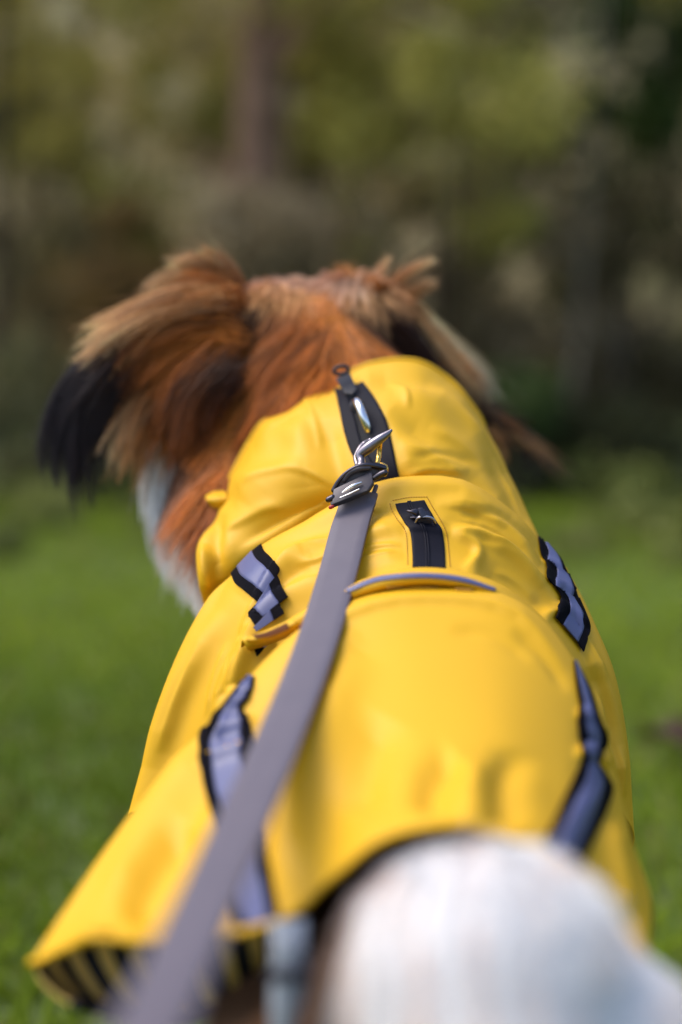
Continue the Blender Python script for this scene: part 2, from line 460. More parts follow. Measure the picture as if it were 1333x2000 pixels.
plant('tree', 20, 9.5, 3.2, 5.0, 1.0, 1200, .05, OL0, OL1, 'grey tree trunk at the far left edge', 'tree', (0.05, M_bark_dark, 5.0), group=G_T)
plant('tree', 175, 11.5, 2.6, 5.0, 1.0, 1400, .05, OL0, OL1, 'grey green trunk between the left edge and the reddish trunk', 'tree', (0.08, M_bark_tan, 5.0), group=G_T)
plant('shrub', 850, 9.4, 1.6, 4.2, 0.75, 4600, .055, YG0, YG1, 'tall yellow green leafy bush right of centre', 'shrub', nb=34, group=G_S)
plant('shrub', 640, 10.6, 2.4, 4.2, 0.6, 3000, .05, OL0, YG1, 'olive bush high behind the middle trunks', 'shrub', nb=14, group=G_S)
plant('shrub', 310, 10.2, 1.2, 3.6, 0.65, 3800, .05, OL0, OL1, 'olive green bush left of the reddish trunk', 'shrub', nb=26, group=G_S)
plant('shrub', 90, 9.8, 0.9, 2.0, 0.6, 3000, .05, TN0, (0.26, 0.24, 0.10), 'pale greyish olive bush at the left edge', 'shrub', nb=14, group=G_S)
plant('shrub', 80, 10.6, 2.4, 4.2, 0.7, 3400, .05, OL0, OL1, 'olive bush above the pale bush at the left edge', 'shrub', nb=14, group=G_S)
plant('shrub', 330, 9.6, 0.75, 1.9, 0.55, 2600, .05, (0.14, 0.09, 0.03), (0.34, 0.22, 0.08), 'tan autumn bush behind the left ear', 'shrub', nb=14, group=G_S)
plant('shrub', 580, 9.2, 0.9, 1.9, 0.7, 3600, .05, TN0, (0.46, 0.38, 0.24), 'pale tan twiggy bush just above the head', 'shrub', nb=16, group=G_S)
plant('shrub', 980, 9.6, 0.9, 2.1, 0.55, 2600, .05, TN0, TN1, 'brown twiggy bush right of the head', 'shrub', nb=14, group=G_S)
plant('shrub', 1240, 10.4, 2.6, 4.3, 0.6, 3400, .05, GR0, GR1, 'dark green bush in the upper right', 'shrub', nb=14, group=G_S)
plant('shrub', 1250, 9.8, 0.5, 2.2, 0.5, 2000, .05, (0.07, 0.055, 0.025), (0.17, 0.14, 0.065), 'dull brown bush at the right edge', 'shrub', nb=12, group=G_S)
plant('shrub', 1020, 8.9, 0.45, 0.85, 0.28, 1300, .04, (0.05, 0.09, 0.02), (0.14, 0.19, 0.06), 'small fresh green bush low beside the right ear', 'shrub', nb=8, group=G_S)
plant('shrub', 150, 9.0, 0.15, 0.95, 0.6, 2400, .045, (0.07, 0.075, 0.03), (0.16, 0.16, 0.07), 'low grey green bush below the pale bush on the left', 'shrub', nb=14, group=G_S)
plant('shrub', 1150, 9.2, 0.1, 0.6, 0.55, 1800, .045, (0.035, 0.04, 0.015), (0.085, 0.09, 0.035), 'low dark bush at the foot of the pale brown trunk', 'shrub', nb=12, group=G_S)
plant('shrub', 700, 9.6, 0.1, 0.9, 0.6, 1800, .045, OL0, TN1, 'low olive bush hidden mostly behind the neck', 'shrub', nb=12, group=G_S)

def forest():
    n = 80000; cs = []; rs = []; ks = []
    for _ in range(640):
        y = random.uniform(12.2, 17.0); x = random.uniform(-.75, .75) * y * 1.8
        cs.append((x, y, (y - 11) * .1 + random.uniform(0.0, 7.0))); rs.append(random.uniform(.3, .8))
    V, c = leaf_cloud(n, cs, rs, 0.12, (0.28, 0.23, 0.10), (0.65, 0.53, 0.26))
    # the leaf colour gets darker towards the right
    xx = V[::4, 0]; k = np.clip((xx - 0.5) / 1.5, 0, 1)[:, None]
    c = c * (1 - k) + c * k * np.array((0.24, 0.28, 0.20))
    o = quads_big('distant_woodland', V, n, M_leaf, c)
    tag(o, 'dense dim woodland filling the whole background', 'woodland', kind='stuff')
    V = []
    bank = mat('leaf_litter', (0.17, 0.135, 0.07), 1, var=(.8, (0.12, 0.12, 0.05), 1))
    for y, z in ((16, .4), (19, 3.2), (23, 8.5), (28, 12)):
        for x in np.linspace(-85, 85, 60): V.append((x, y + noise.noise(Vector((x, y, 0))), z))
    tag(mesh_obj('wooded_hill', np.array(V), grid_faces(4, 60)[:, ::-1].tolist(), bank), kind='structure')
forest()
def undergrowth():
    n = 26000; cs = []; rs = []
    for _ in range(260):
        y = 9.3 - 4.3 * random.random() ** 1.7; x = random.uniform(-.6, .6) * y * 1.4
        cs.append((x, y, random.uniform(0.02, .03 + .20 * max(0, y - 5.5) / 3.5))); rs.append(random.uniform(.06, .12 + .035 * max(0, y - 5)))
    V, c = leaf_cloud(n, cs, rs, 0.05, (0.08, 0.11, 0.022), (0.25, 0.27, 0.07))
    tag(quads_big('undergrowth', V, n, M_leaf, c), 'low dim weeds where the lawn meets the wood', 'undergrowth', kind='stuff')
undergrowth()

# ================================================================== THE DOG
def W3(px, py, d): return P(px, py, d)
LH = np.array((-0.085, 0.62, 0.0))     # feet, world
caps = []   # ((p0),(p1),r0,r1)
def cap(a, b, r0, r1): caps.append((np.array(a), np.array(b), r0, r1))
hipc = W3(900, 2040, .60); torso = W3(810, 1520, .79); chest = W3(770, 1340, .95); neck1 = W3(780, 1010, .985); neck2 = W3(660, 850, 1.05)
skull = W3(610, 722, 1.10)
cap(hipc, torso, .078, .086); cap(torso, chest, .086, .098)
cap(torso + (0, 0, -.05), hipc + (0, .02, -.01), .075, .06)
cap(chest, neck1, .09, .062); cap(neck1, neck2, .062, .066); cap(neck2, skull, .066, .060)
cap(neck2, W3(485, 850, 1.09), .05, .048); cap(W3(485, 850, 1.09), W3(480, 1010, 1.04), .046, .05)
cap(W3(480, 1010, 1.04), chest, .05, .08); cap(skull, W3(500, 790, 1.12), .058, .045)
cap(skull, W3(590, 680, 1.13), .060, .052)
cap(W3(560, 720, 1.15), W3(530, 790, 1.25), .045, .026); cap(W3(530, 790, 1.25), W3(520, 810, 1.28), .026, .022)   # muzzle
cap(skull, W3(535, 660, 1.105), .055, .044); cap(skull, W3(690, 650, 1.11), .055, .044)
# ears
cap(W3(455, 610, 1.105), W3(350, 645, 1.09), .016, .014); cap(W3(350, 645, 1.09), W3(240, 705, 1.075), .014, .009); cap(W3(240, 705, 1.075), W3(165, 800, 1.07), .009, .006)
cap(W3(760, 600, 1.115), W3(850, 690, 1.12), .015, .012); cap(W3(850, 690, 1.12), W3(930, 790, 1.13), .012, .009)
# rump, tail
RUMP1 = W3(945, 1912, .480); RUMP2 = W3(1060, 2130, .50)
cap(hipc, RUMP1, .075, .045); cap(hipc, RUMP2, .075, .060)
cap(RUMP1, RUMP1 + (0.0, -.045, -.05), .043, .034); cap(RUMP1 + (0, -.045, -.05), RUMP1 + (.01, -.07, -.13), .034, .02); cap(RUMP1 + (.01, -.07, -.13), RUMP1 + (.02, -.08, -.2), .02, .008)
# legs
hx = hipc[0]; hy = hipc[1]
for sx in (-.068, .068):
    hip = np.array((hx + sx * .7, hy - .0, hipc[2] - .02)); knee = np.array((hx + sx * 1.1, hy + .09, .22)); hock = np.array((hx + sx * 1.05, hy - .055, .125)); toe = np.array((hx + sx * 1.1, hy - .02, .022))
    cap(hip, knee, .062, .042); cap(knee, hock, .036, .018); cap(hock, toe, .018, .016); cap(toe, toe + (0, .035, -.004), .02, .017)
for sx in (-.06, .06):
    sh = np.array((chest[0] + sx, chest[1] + .0, chest[2] - .03)); el = np.array((chest[0] + sx * 1.1, chest[1] - .03, .24)); wr = np.array((chest[0] + sx * 1.1, chest[1] + .01, .09)); toe = np.array((chest[0] + sx * 1.1, chest[1] + .015, .022))
    cap(sh, el, .05, .03); cap(el, wr, .026, .017); cap(wr, toe, .017, .017); cap(toe, toe + (0, .035, -.003), .021, .017)
def build_body():
    bm = bmesh.new()
    for a, b, r0, r1 in caps:
        L = np.linalg.norm(b - a); n = max(2, int(L / (min(r0, r1) * .35)))
        for k in range(n + 1):
            t = k / n; r = r0 + (r1 - r0) * t; c = a + (b - a) * t
            bmesh.ops.create_icosphere(bm, subdivisions=3 if r > .03 else 2, radius=r, matrix=Matrix.Translation(Vector(c)))
    me = bpy.data.meshes.new('tmp'); bm.to_mesh(me); bm.free()
    o = bpy.data.objects.new('tmp', me); COL.objects.link(o)
    r = o.modifiers.new('r', 'REMESH'); r.mode = 'VOXEL'; r.voxel_size = 0.0055
    s = o.modifiers.new('s', 'SMOOTH'); s.factor = .5; s.iterations = 8
    dg = bpy.context.evaluated_depsgraph_get(); out = bpy.data.meshes.new_from_object(o.evaluated_get(dg), depsgraph=dg)
    bpy.data.objects.remove(o); bpy.data.meshes.remove(me)
    return out
body_me = build_body()

# colour of the coat of hair, at places on the animal, with some light and shade painted in
BRT = (0.48, 0.155, 0.024); RUST = (0.29, 0.085, 0.013); DKB = (0.038, 0.013, 0.006); BLK = (0.022, 0.016, 0.020)
TAN = (0.62, 0.32, 0.12); BLD = (0.86, 0.57, 0.30); WHT = (0.88, 0.84, 0.83); PINK = (0.68, 0.47, 0.36); BRN = (0.14, 0.075, 0.04)
cseeds = [
 (470,560,1.10,RUST),(520,560,1.10,TAN),(560,548,1.11,PINK),(640,545,1.11,PINK),(720,555,1.11,TAN),(600,565,1.09,TAN),(690,570,1.09,TAN),(450,740,1.03,DKB),(400,870,1.05,DKB),(430,780,1.03,DKB),(610,550,1.12,PINK),(690,550,1.12,PINK),(560,575,1.11,TAN),(760,560,1.12,RUST),(640,580,1.10,BRT),  # pale crown seeds put the rim light on the head into the colour
 (480,600,1.07,DKB),(520,590,1.06,DKB),(560,610,1.05,RUST),(600,640,1.04,RUST),(650,620,1.05,BRT),(690,590,1.07,DKB),(730,640,1.07,DKB),(780,660,1.08,DKB),(820,690,1.08,RUST),
 (700,680,1.02,BRT),(640,700,1.01,BRT),(770,690,1.02,BRT),(560,690,1.02,RUST),(500,700,1.03,BRT),(450,680,1.05,RUST),(420,740,1.05,DKB),(480,770,1.02,BRT),(540,760,1.01,RUST),
 (400,800,1.05,DKB),(440,850,1.03,BRT),(370,860,1.06,DKB),(350,900,1.07,RUST),(420,930,1.02,BRT),(410,960,1.03,RUST),(440,1010,1.0,RUST),(330,950,1.08,WHT),(345,990,1.07,WHT),(365,1030,1.06,WHT),(385,1065,1.05,WHT),(500,850,1.0,RUST),
 (310,900,1.1,WHT),(310,980,1.09,WHT),(340,1040,1.07,WHT),(370,1090,1.05,WHT),(390,1130,1.0,WHT),(440,1100,1.1,WHT),(480,1150,1.08,WHT),
 (300,650,1.09,TAN),(240,700,1.08,BLK),(170,790,1.07,BLK),(360,640,1.07,DKB),(830,640,1.13,TAN),(900,740,1.13,DKB),(980,840,1.13,BLK),
 (930,1700,.47,WHT),(960,1660,.47,WHT),(700,1950,.46,WHT),(1200,1900,.48,WHT),(1300,2100,.5,WHT),(950,2200,.42,WHT),(940,2500,.4,WHT),
 (640,1700,.53,DKB),(650,1900,.52,BRN),(760,1640,.54,DKB),(500,1950,.58,BRN),(520,2100,.6,RUST),(450,2200,.62,RUST),(700,1700,.6,DKB),(800,1500,.8,BRN),(700,2100,.56,BRN)]  # dark seeds by the rear hem put shade on the brown saddle into colour
body_bvh = BVHTree.FromPolygons([v.co.copy() for v in body_me.vertices], [tuple(p.vertices) for p in body_me.polygons])
def snap(q, n=.012):
    out = PA(np.array(q, float))
    for i, (x, y, d) in enumerate(q):
        h = cast([body_bvh], x, y)
        if h is not None and abs(proj(h[0])[2] - d) < .12: out[i] = h[0] + h[1] * n
    return out
CS = snap([s[:3] for s in cseeds], 0); CC = np.array([s[3] for s in cseeds])
def coat_colour(X, sharp=4.0):
    out = np.zeros((len(X), 3))
    for a in range(0, len(X), 20000):
        x = X[a:a + 20000]
        d = np.linalg.norm(x[:, None] - CS[None], axis=2); w = 1 / (d + .004) ** sharp
        out[a:a + 20000] = (w[..., None] * CC).sum(1) / w.sum(1)[:, None]
    low = X[:, 2] < 0.16    # white socks
    out[low] = (0.6, 0.58, 0.55)
    return out
nv = len(body_me.vertices); bv = np.zeros(nv * 3); body_me.vertices.foreach_get('co', bv); bv = bv.reshape(-1, 3)
M_skin = mat('short_undercoat', (.2, .1, .05), 0.9, attr='Col', spec=0.1)
bc = coat_colour(bv) * 0.7
ca = body_me.color_attributes.new('Col', 'FLOAT_COLOR', 'POINT'); c4 = np.ones((nv, 4), np.float32); c4[:, :3] = bc; ca.data.foreach_set('color', c4.ravel())
body_me.materials.clear(); body_me.materials.append(M_skin)
body_me.polygons.foreach_set('use_smooth', [True] * len(body_me.polygons)); body_me.name = 'dog'
dog = bpy.data.objects.new('dog', body_me); COL.objects.link(dog)
tag(dog, 'long haired brown and white dog seen from behind, head turned left, wearing a yellow raincoat', 'dog')
# face, on the far side
M_nose = mat('black_nose', (.01, .01, .01), .3); M_eye = mat('brown_eye', (.03, .012, .005), .05)
nz = W3(518, 812, 1.295)
def ball(name, c, r, m, sc=(1, 1, 1)):
    bm = bmesh.new(); bmesh.ops.create_uvsphere(bm, u_segments=20, v_segments=12, radius=r)
    for v in bm.verts: v.co = Vector((v.co.x * sc[0] + c[0], v.co.y * sc[1] + c[1], v.co.z * sc[2] + c[2]))
    me = bpy.data.meshes.new(name); bm.to_mesh(me); bm.free(); me.materials.append(m); me.polygons.foreach_set('use_smooth', [True] * len(me.polygons))
    o = bpy.data.objects.new(name, me); COL.objects.link(o); o.parent = dog; return o
ball('nose', nz, .013, M_nose, (1.1, .8, .8))
ball('eye', W3(510, 700, 1.185), .010, M_eye); ball('eye', W3(640, 690, 1.185), .010, M_eye)

# ---- hair
def rib_dir(dx, dy, dd):
    v = dx * RT - dy * UP + dd * FW
    return v / np.linalg.norm(v)
# how the hair lies: (place, direction in the view, towards/away)
fseeds = [
 (610,560,1.12,(-.1,.6,-.8)),(520,570,1.1,(-.4,.6,-.4)),(700,570,1.1,(.3,.6,-.5)),(560,640,1.06,(-.5,.7,-.3)),(640,640,1.05,(-.1,1,-.2)),(720,650,1.05,(.5,.7,-.2)),(790,680,1.07,(.8,.5,0)),
 (640,720,1.0,(-.25,1,-.1)),(720,700,1.0,(.35,.9,0)),(560,720,1.02,(-.6,.8,0)),(480,720,1.04,(-.8,.7,0)),(430,700,1.06,(-.9,.3,-.1)),(420,800,1.05,(-.55,.9,0)),(500,800,1.02,(-.5,.9,0)),
 (400,900,1.05,(-.15,1,0)),(350,880,1.07,(-.3,1,0)),(440,950,1.02,(-.15,1,-.1)),(380,1000,1.04,(-.2,1,0)),(320,950,1.09,(-.35,1,0)),(340,1060,1.07,(-.3,1,0)),(400,1120,1.03,(-.2,1,0)),
 (300,650,1.09,(-.9,.4,0)),(200,760,1.07,(-.4,1,0)),(860,700,1.12,(.7,.8,0)),(970,840,1.13,(.8,.6,0)),
 (930,1650,.49,(0,-.4,-1)),(930,1800,.45,(0,.5,-1)),(700,1850,.47,(-.4,.8,-.6)),(1200,1850,.48,(.5,.7,-.6)),(950,2200,.43,(0,1,-.3)),(640,1750,.55,(-.5,.6,-.6)),(500,2000,.58,(-.2,1,-.3)),(520,2200,.6,(-.1,1,-.2)),(1060,1800,.47,(.2,.5,-1))]
FS = snap([s[:3] for s in fseeds]); FD = np.array([rib_dir(*s[3]) for s in fseeds])
def flow(X):
    out = np.zeros((len(X), 3))
    for a in range(0, len(X), 20000):
        x = X[a:a + 20000]; d = np.linalg.norm(x[:, None] - FS[None], axis=2); w = 1 / (d + .006) ** 3
        out[a:a + 20000] = (w[..., None] * FD).sum(1)
    return out / (np.linalg.norm(out, axis=1, keepdims=True) + 1e-9)
def hair_object(name, Pts, rad, cols, m, parent):
    n, k = Pts.shape[:2]
    hc = bpy.data.hair_curves.new(name); hc.add_curves([k] * n)
    hc.position_data.foreach_set('vector', Pts.astype(np.float32).ravel())
    r = hc.attributes.get('radius') or hc.attributes.new('radius', 'FLOAT', 'POINT')
    r.data.foreach_set('value', rad.astype(np.float32).ravel())
    c = hc.attributes.new('Col', 'FLOAT_COLOR', 'POINT'); c4 = np.ones((n * k, 4), np.float32); c4[:, :3] = cols.reshape(-1, 3)
    c.data.foreach_set('color', c4.ravel())
    hc.materials.append(m)
    o = bpy.data.objects.new(name, hc); COL.objects.link(o); o.parent = parent
    return o
M_hair = mat('dog_hair', (.3, .15, .05), 0.40, attr='Col', spec=0.22)
def body_fur():
    me = body_me; me.calc_loop_triangles()
    T = np.zeros(len(me.loop_triangles) * 3, int); me.loop_triangles.foreach_get('vertices', T); T = T.reshape(-1, 3)
    A, B, C = bv[T[:, 0]], bv[T[:, 1]], bv[T[:, 2]]
    cr = np.cross(B - A, C - A); ar = np.linalg.norm(cr, axis=1) / 2; nn = cr / (2 * ar[:, None] + 1e-12)
    cen = (A + B + C) / 3; pc = proj(cen)
    head = (pc[:, 2] > .955) & (cen[:, 2] > .42)
    rear = (pc[:, 2] < .63) & (cen[:, 2] > .25)
    facing = ((CAM - cen) * nn).sum(1) > -0.25 * np.linalg.norm(CAM - cen, axis=1)
    w = ar * np.where(head, np.where(facing, 6.0, 1.2), np.where(rear, 3.0, .5))
    # nothing under the coat
    under = (~head) & (~rear) & (cen[:, 2] > .30)
    w[under] = 0
    N = 110000
    idx = rng.choice(len(T), N, p=w / w.sum())
    a = rng.random((N, 1)); b = rng.random((N, 1)); fl = (a + b) > 1; a = np.where(fl, 1 - a, a); b = np.where(fl, 1 - b, b)
    R = A[idx] + a * (B[idx] - A[idx]) + b * (C[idx] - A[idx]); Nn = nn[idx]; pr = proj(R)
    isrear = pr[:, 2] < .7; low = R[:, 2] < .25
    F = flow(R); F = F - Nn * (F * Nn).sum(1, keepdims=True); F /= np.linalg.norm(F, axis=1, keepdims=True) + 1e-9
    Ln = np.where(isrear, .022, .042) * (0.6 + .7 * rng.random(N))
    crown = (~isrear) & (pr[:, 1] < 640); Ln[crown] *= .62
    ruff = (~isrear) & (pr[:, 0] < 440) & (pr[:, 1] > 860); Ln[ruff] *= 1.25
    Ln[low] = .012; muz = pr[:, 2] > 1.17; Ln[muz] = .012
    K = 8; seg = Ln / (K - 1)
    lift = np.where(isrear, .30, .22)[:, None]
    D = F + Nn * lift + rng.normal(0, .07, (N, 3)); D /= np.linalg.norm(D, axis=1, keepdims=True)
    Pn = np.zeros((N, K, 3)); Pn[:, 0] = R - Nn * .001
    for k in range(1, K):
        wob = np.sin(R @ np.array([[70, 30, 20], [40, 90, 30], [60, 20, 80]]) + k * .45) * .08
        D = D + F * .10 - np.array((0, 0, 1)) * .03 + wob - Nn * .035; D /= np.linalg.norm(D, axis=1, keepdims=True)
        Pn[:, k] = Pn[:, k - 1] + D * seg[:, None]
    # locks
    nc = N // 12; ci = rng.choice(N, nc, replace=False); kd = KDTree(nc)
    for j, i in enumerate(ci): kd.insert(Vector(R[i]), j)
    kd.balance()
    near = np.array([ci[kd.find(Vector(r))[1]] for r in R])
    tt = (np.linspace(0, 1, K) ** 1.1)[None, :, None] * (0.35 + .3 * rng.random((N, 1, 1)))
    same = np.linalg.norm(R - R[near], axis=1) < .015
    tt = tt * same[:, None, None]
    Pn = Pn * (1 - tt) + Pn[near] * tt
    base = coat_colour(R + rng.normal(0, .0035, R.shape)); tone = (0.5 + 0.9 * rng.random(nc)); cpx = proj(R[ci]); tone = np.where((cpx[:, 1] < 605) & (cpx[:, 2] > .9), .85 + .3 * rng.random(nc), tone); tmap = np.zeros(N); tmap[ci] = tone
    white0 = base.min(1) > .42; tn_ = tmap[near]; tn_[white0] = .85 + .2 * rng.random(white0.sum())
    base = base * tn_[:, None] * (0.85 + .3 * rng.random((N, 1)))
    # faint rusty streaks in the white of the rump
    stk = white0 & (pr[:, 2] < .6) & (np.sin(pr[:, 0] * .055 + 1.0) > .75) & (rng.random(N) < .6); base[stk] *= np.array((.86, .66, .56))
    white = base.min(1) > .4; base[white] = np.clip(base[white], 0, .85)
    tipc = np.clip(base * 1.35, 0, .9)
    t = np.linspace(0, 1, K)[None, :, None]
    cols = base[:, None] * (1 - t) + tipc[:, None] * t
    rad = np.where(isrear, 0.00020, .00024)[:, None] * np.linspace(1, .25, K)[None] * (0.8 + .4 * rng.random((N, 1)))
    hair_object('fur', Pn, rad, cols, M_hair, dog)
body_fur()
def locks(name, items, seed=1, rscale=1.0):
    """long feathering: each item = (guide points (px,py,d), strands, spread at root m, spread at tip m, root colour, tip colour, tuftiness)"""
    r = np.random.default_rng(seed); K = 14; AP = []; AC = []; AR = []
    for g, n, s0, s1, c0, c1 in items:
        n = int(n)
        G = cr_axis0(PA(np.array(g, float)), K)
        nl = max(1, n // 9); lk = r.integers(0, nl, n)
        off = r.normal(0, 1, (nl, 3)); off2 = r.normal(0, 1, (nl, 3)); t = np.linspace(0, 1, K)[None, :, None]
        sp = s0 * (1 - t) + s1 * t
        X = G[None] + off[lk][:, None] * sp * .55 + (off2[lk][:, None]) * sp * .45 * t
        own = r.normal(0, 1, (n, 3))[:, None]
        X = X + own * sp * (0.42 * (1 - t) + 0.05)
        fly = (r.random(n) < .10)[:, None, None]; X = X + fly * r.normal(0, 1, (n, 1, 3)) * .007 * t ** 1.5
        ph = r.random((n, 1, 3)) * 6.28; fr = 2 + 2 * r.random((n, 1, 1))
        X = X + np.sin(t * fr * 2.2 + ph + off[lk][:, None]) * .0018 * t
        # cut each hair to its own length
        ln = (0.48 + .58 * r.random(nl))[lk] + .06 * r.random(n) - .03; i0 = np.zeros(n)
        st = r.random(n) * .28
        tn = st[:, None] + (np.minimum(ln, 1.0) - st)[:, None] * np.linspace(0, 1, K)[None]
        u = tn * (K - 1); ii = np.minimum(u.astype(int), K - 2); f = (u - ii)[..., None]; ar = np.arange(n)[:, None]
        Y = X[ar, ii] * (1 - f) + X[ar, ii + 1] * f
        tq = np.clip(tn[..., None] + (r.random(nl)[lk][:, None, None] - .5) * .5, 0, 1) ** 1.6; cc = np.array(c0)[None, None] * (1 - tq) + np.array(c1)[None, None] * tq
        tone = (0.5 + .95 * r.random(nl))[lk][:, None, None] * (.85 + .3 * r.random((n, 1, 1)))
        AP.append(Y); AC.append(np.clip(cc * tone, 0, .9)); AR.append(.00022 * rscale * np.linspace(1, .2, K)[None] * (0.75 + .5 * r.random((n, 1))))
    return hair_object(name, np.concatenate(AP), np.concatenate(AR), np.concatenate(AC), M_hair, dog)
E = 1
left_ear = [
 # pale top edge of the ear, sunlight painted into its blond, sweeping out left
 ([(450,585,1.07),(370,588,1.055),(280,615,1.05),(200,655,1.05),(148,690,1.05)], 330, .008, .006, TAN, BLD),
 ([(440,602,1.06),(350,612,1.052),(260,645,1.05),(205,685,1.05),(170,725,1.05)], 330, .009, .007, RUST, BLD),
 ([(460,570,1.10),(380,580,1.09),(300,600,1.08),(230,630,1.07),(180,640,1.06)], 500, .005, .005, RUST, BLD),
 ([(445,595,1.062),(370,598,1.055),(300,618,1.05),(235,650,1.05),(185,690,1.05)], 260, .011, .009, BRT, BLD),
 ([(450,610,1.06),(380,620,1.05),(300,645,1.045),(240,690,1.045),(190,720,1.045)], 240, .009, .008, DKB, TAN),
 # tuft on top, rim light painted as blond tips
 ([(450,600,1.09),(440,560,1.085),(410,525,1.08),(375,508,1.075),(335,510,1.07)], 520, .006, .003, RUST, BLD),
 ([(455,610,1.09),(455,560,1.085),(435,520,1.08),(415,503,1.075),(395,490,1.07)], 520, .006, .003, RUST, BLD),
 ([(430,600,1.08),(400,565,1.075),(360,550,1.07),(320,555,1.065),(285,572,1.06)], 450, .006, .004, TAN, BLD),
 ([(460,620,1.08),(450,590,1.07),(430,570,1.07),(400,560,1.065),(370,570,1.06)], 500, .008, .008, RUST, BRT),
 # brown and dark body of the ear
 ([(450,630,1.07),(380,630,1.06),(310,650,1.055),(250,690,1.05),(200,740,1.05)], 900, .008, .008, RUST, DKB),
 ([(460,650,1.06),(390,650,1.055),(330,670,1.05),(290,700,1.05),(260,735,1.045)], 800, .008, .009, BRT, RUST),
 ([(470,670,1.05),(410,670,1.05),(350,690,1.05),(315,730,1.045),(300,770,1.045)], 700, .008, .010, BRT, RUST),
 ([(420,640,1.07),(330,660,1.06),(250,700,1.055),(190,740,1.05),(150,800,1.05)], 1000, .008, .008, DKB, BLK),
 ([(300,690,1.065),(220,710,1.06),(160,760,1.06),(130,840,1.06),(120,930,1.06)], 1400, .009, .008, BLK, BLK),
 ([(280,710,1.065),(210,730,1.06),(165,790,1.06),(150,870,1.06),(160,985,1.06)], 1400, .009, .007, BLK, BLK),
 ([(280,720,1.06),(220,760,1.06),(190,820,1.06),(180,880,1.06),(175,960,1.06)], 1000, .009, .008, BLK, BLK),
 ([(250,700,1.065),(180,720,1.06),(130,780,1.06),(105,860,1.06),(108,940,1.06)], 700, .006, .006, BLK, BLK),
 # light wisps under the ear
 ([(330,740,1.06),(290,780,1.06),(260,830,1.06),(240,870,1.06),(235,900,1.06)], 350, .010, .008, RUST, BLD),
 ([(350,760,1.06),(310,800,1.06),(285,850,1.06),(270,900,1.06),(262,940,1.06)], 350, .010, .008, RUST, TAN),
 ([(400,740,1.05),(350,780,1.045),(325,820,1.045),(315,850,1.05),(305,890,1.05)], 300, .010, .008, DKB, BRT),
 ([(430,700,1.045),(380,740,1.04),(355,780,1.04),(340,820,1.04),(330,850,1.045)], 500, .010, .010, RUST, DKB),
 ([(460,720,1.035),(410,760,1.03),(385,810,1.03),(370,860,1.03),(360,910,1.035)], 600, .010, .010, DKB, RUST),
]
right_ear = [  # tuft tips first, paled with painted rim light
 ([(720,590,1.10),(725,560,1.10),(735,540,1.10),(752,518,1.10),(763,498,1.10)], 200, .004, .0015, RUST, BLD),
 ([(740,600,1.10),(760,570,1.10),(785,545,1.10),(815,525,1.10),(848,512,1.10)], 240, .005, .002, BRT, BLD),
 ([(750,610,1.10),(780,585,1.10),(810,565,1.10),(835,552,1.10),(855,548,1.10)], 180, .005, .003, BRT, BLD),
 ([(700,590,1.10),(690,560,1.10),(680,545,1.10),(672,532,1.10),(668,525,1.10)], 300, .006, .004, TAN, BRT),
 ([(730,600,1.09),(735,575,1.085),(740,565,1.08),(730,553,1.08),(715,548,1.08)], 300, .007, .004, RUST, BRT),
 # pale edge running down right
 ([(770,580,1.11),(820,630,1.115),(870,680,1.12),(920,730,1.125),(950,780,1.13)], 900, .005, .006, BLD, (0.6,.5,.38)),
 ([(760,590,1.10),(815,650,1.11),(860,710,1.115),(905,765,1.12),(950,810,1.125)], 900, .006, .006, TAN, BLD),
 ([(800,640,1.10),(850,700,1.11),(890,760,1.12),(945,805,1.12),(1020,845,1.125)], 500, .004, .003, BLD, RUST),
 # brown inside and black feathering
 ([(740,620,1.08),(790,670,1.085),(830,720,1.09),(870,770,1.10),(900,820,1.10)], 900, .009, .008, DKB, DKB),
 ([(860,710,1.12),(910,760,1.12),(950,800,1.125),(1000,840,1.13),(1060,880,1.13)], 600, .005, .005, BLK, BLK),
 ([(900,760,1.12),(940,810,1.125),(990,840,1.13),(1050,880,1.13),(1095,920,1.13)], 260, .004, .005, TAN, BLK),
 ([(890,750,1.12),(930,800,1.12),(960,850,1.125),(985,890,1.13),(1010,930,1.13)], 160, .006, .007, DKB, BLK),
 ([(960,820,1.125),(1010,850,1.13),(1045,890,1.13),(1060,930,1.13),(1050,960,1.13)], 140, .004, .007, BLK, BLK),
 ([(940,830,1.12),(965,860,1.12),(980,880,1.12),(985,900,1.12),(980,915,1.12)], 70, .006, .010, TAN, RUST),
]
ruff = [
 ([(330,860,1.09),(308,900,1.09),(300,950,1.09),(305,1000,1.085),(320,1050,1.08)], 900, .008, .009, WHT, WHT),
 ([(340,920,1.08),(315,970,1.08),(310,1020,1.08),(320,1070,1.075),(340,1110,1.07)], 900, .009, .010, WHT, WHT),
 ([(370,1000,1.07),(350,1040,1.065),(350,1080,1.06),(365,1120,1.055),(385,1160,1.05)], 900, .010, .012, WHT, WHT),
 ([(410,1040,1.05),(390,1080,1.045),(385,1120,1.04),(395,1160,1.03),(410,1190,1.03)], 600, .010, .012, WHT, WHT),
]
def furseq(items, k):
    k *= 1.5
    return [(g, n * k * (0.45 if c == BLK and k < 1.4 else .62 if c == BLK else 1), a, b * 1.35, c, d) for g, n, a, b, c, d in items]
def _unused(items, k): return [(g, n * k, a, b, c, d) for g, n, a, b, c, d in items]
tag(locks('ear_feathering', furseq(left_ear, 1.0), 3), 'left ear hair, blond with painted rim light on top and black at the tip')
tag(locks('ear_feathering', furseq(right_ear, 0.75), 4), 'right ear hair, pale edge and thin black tip')
ruff = [([(x + 16, y - 8, d) for x, y, d in g], n * 2.6, a, b, c, e_) for g, n, a, b, c, e_ in ruff]
tag(locks('neck_ruff', ruff, 5, 1.5), 'white neck ruff')

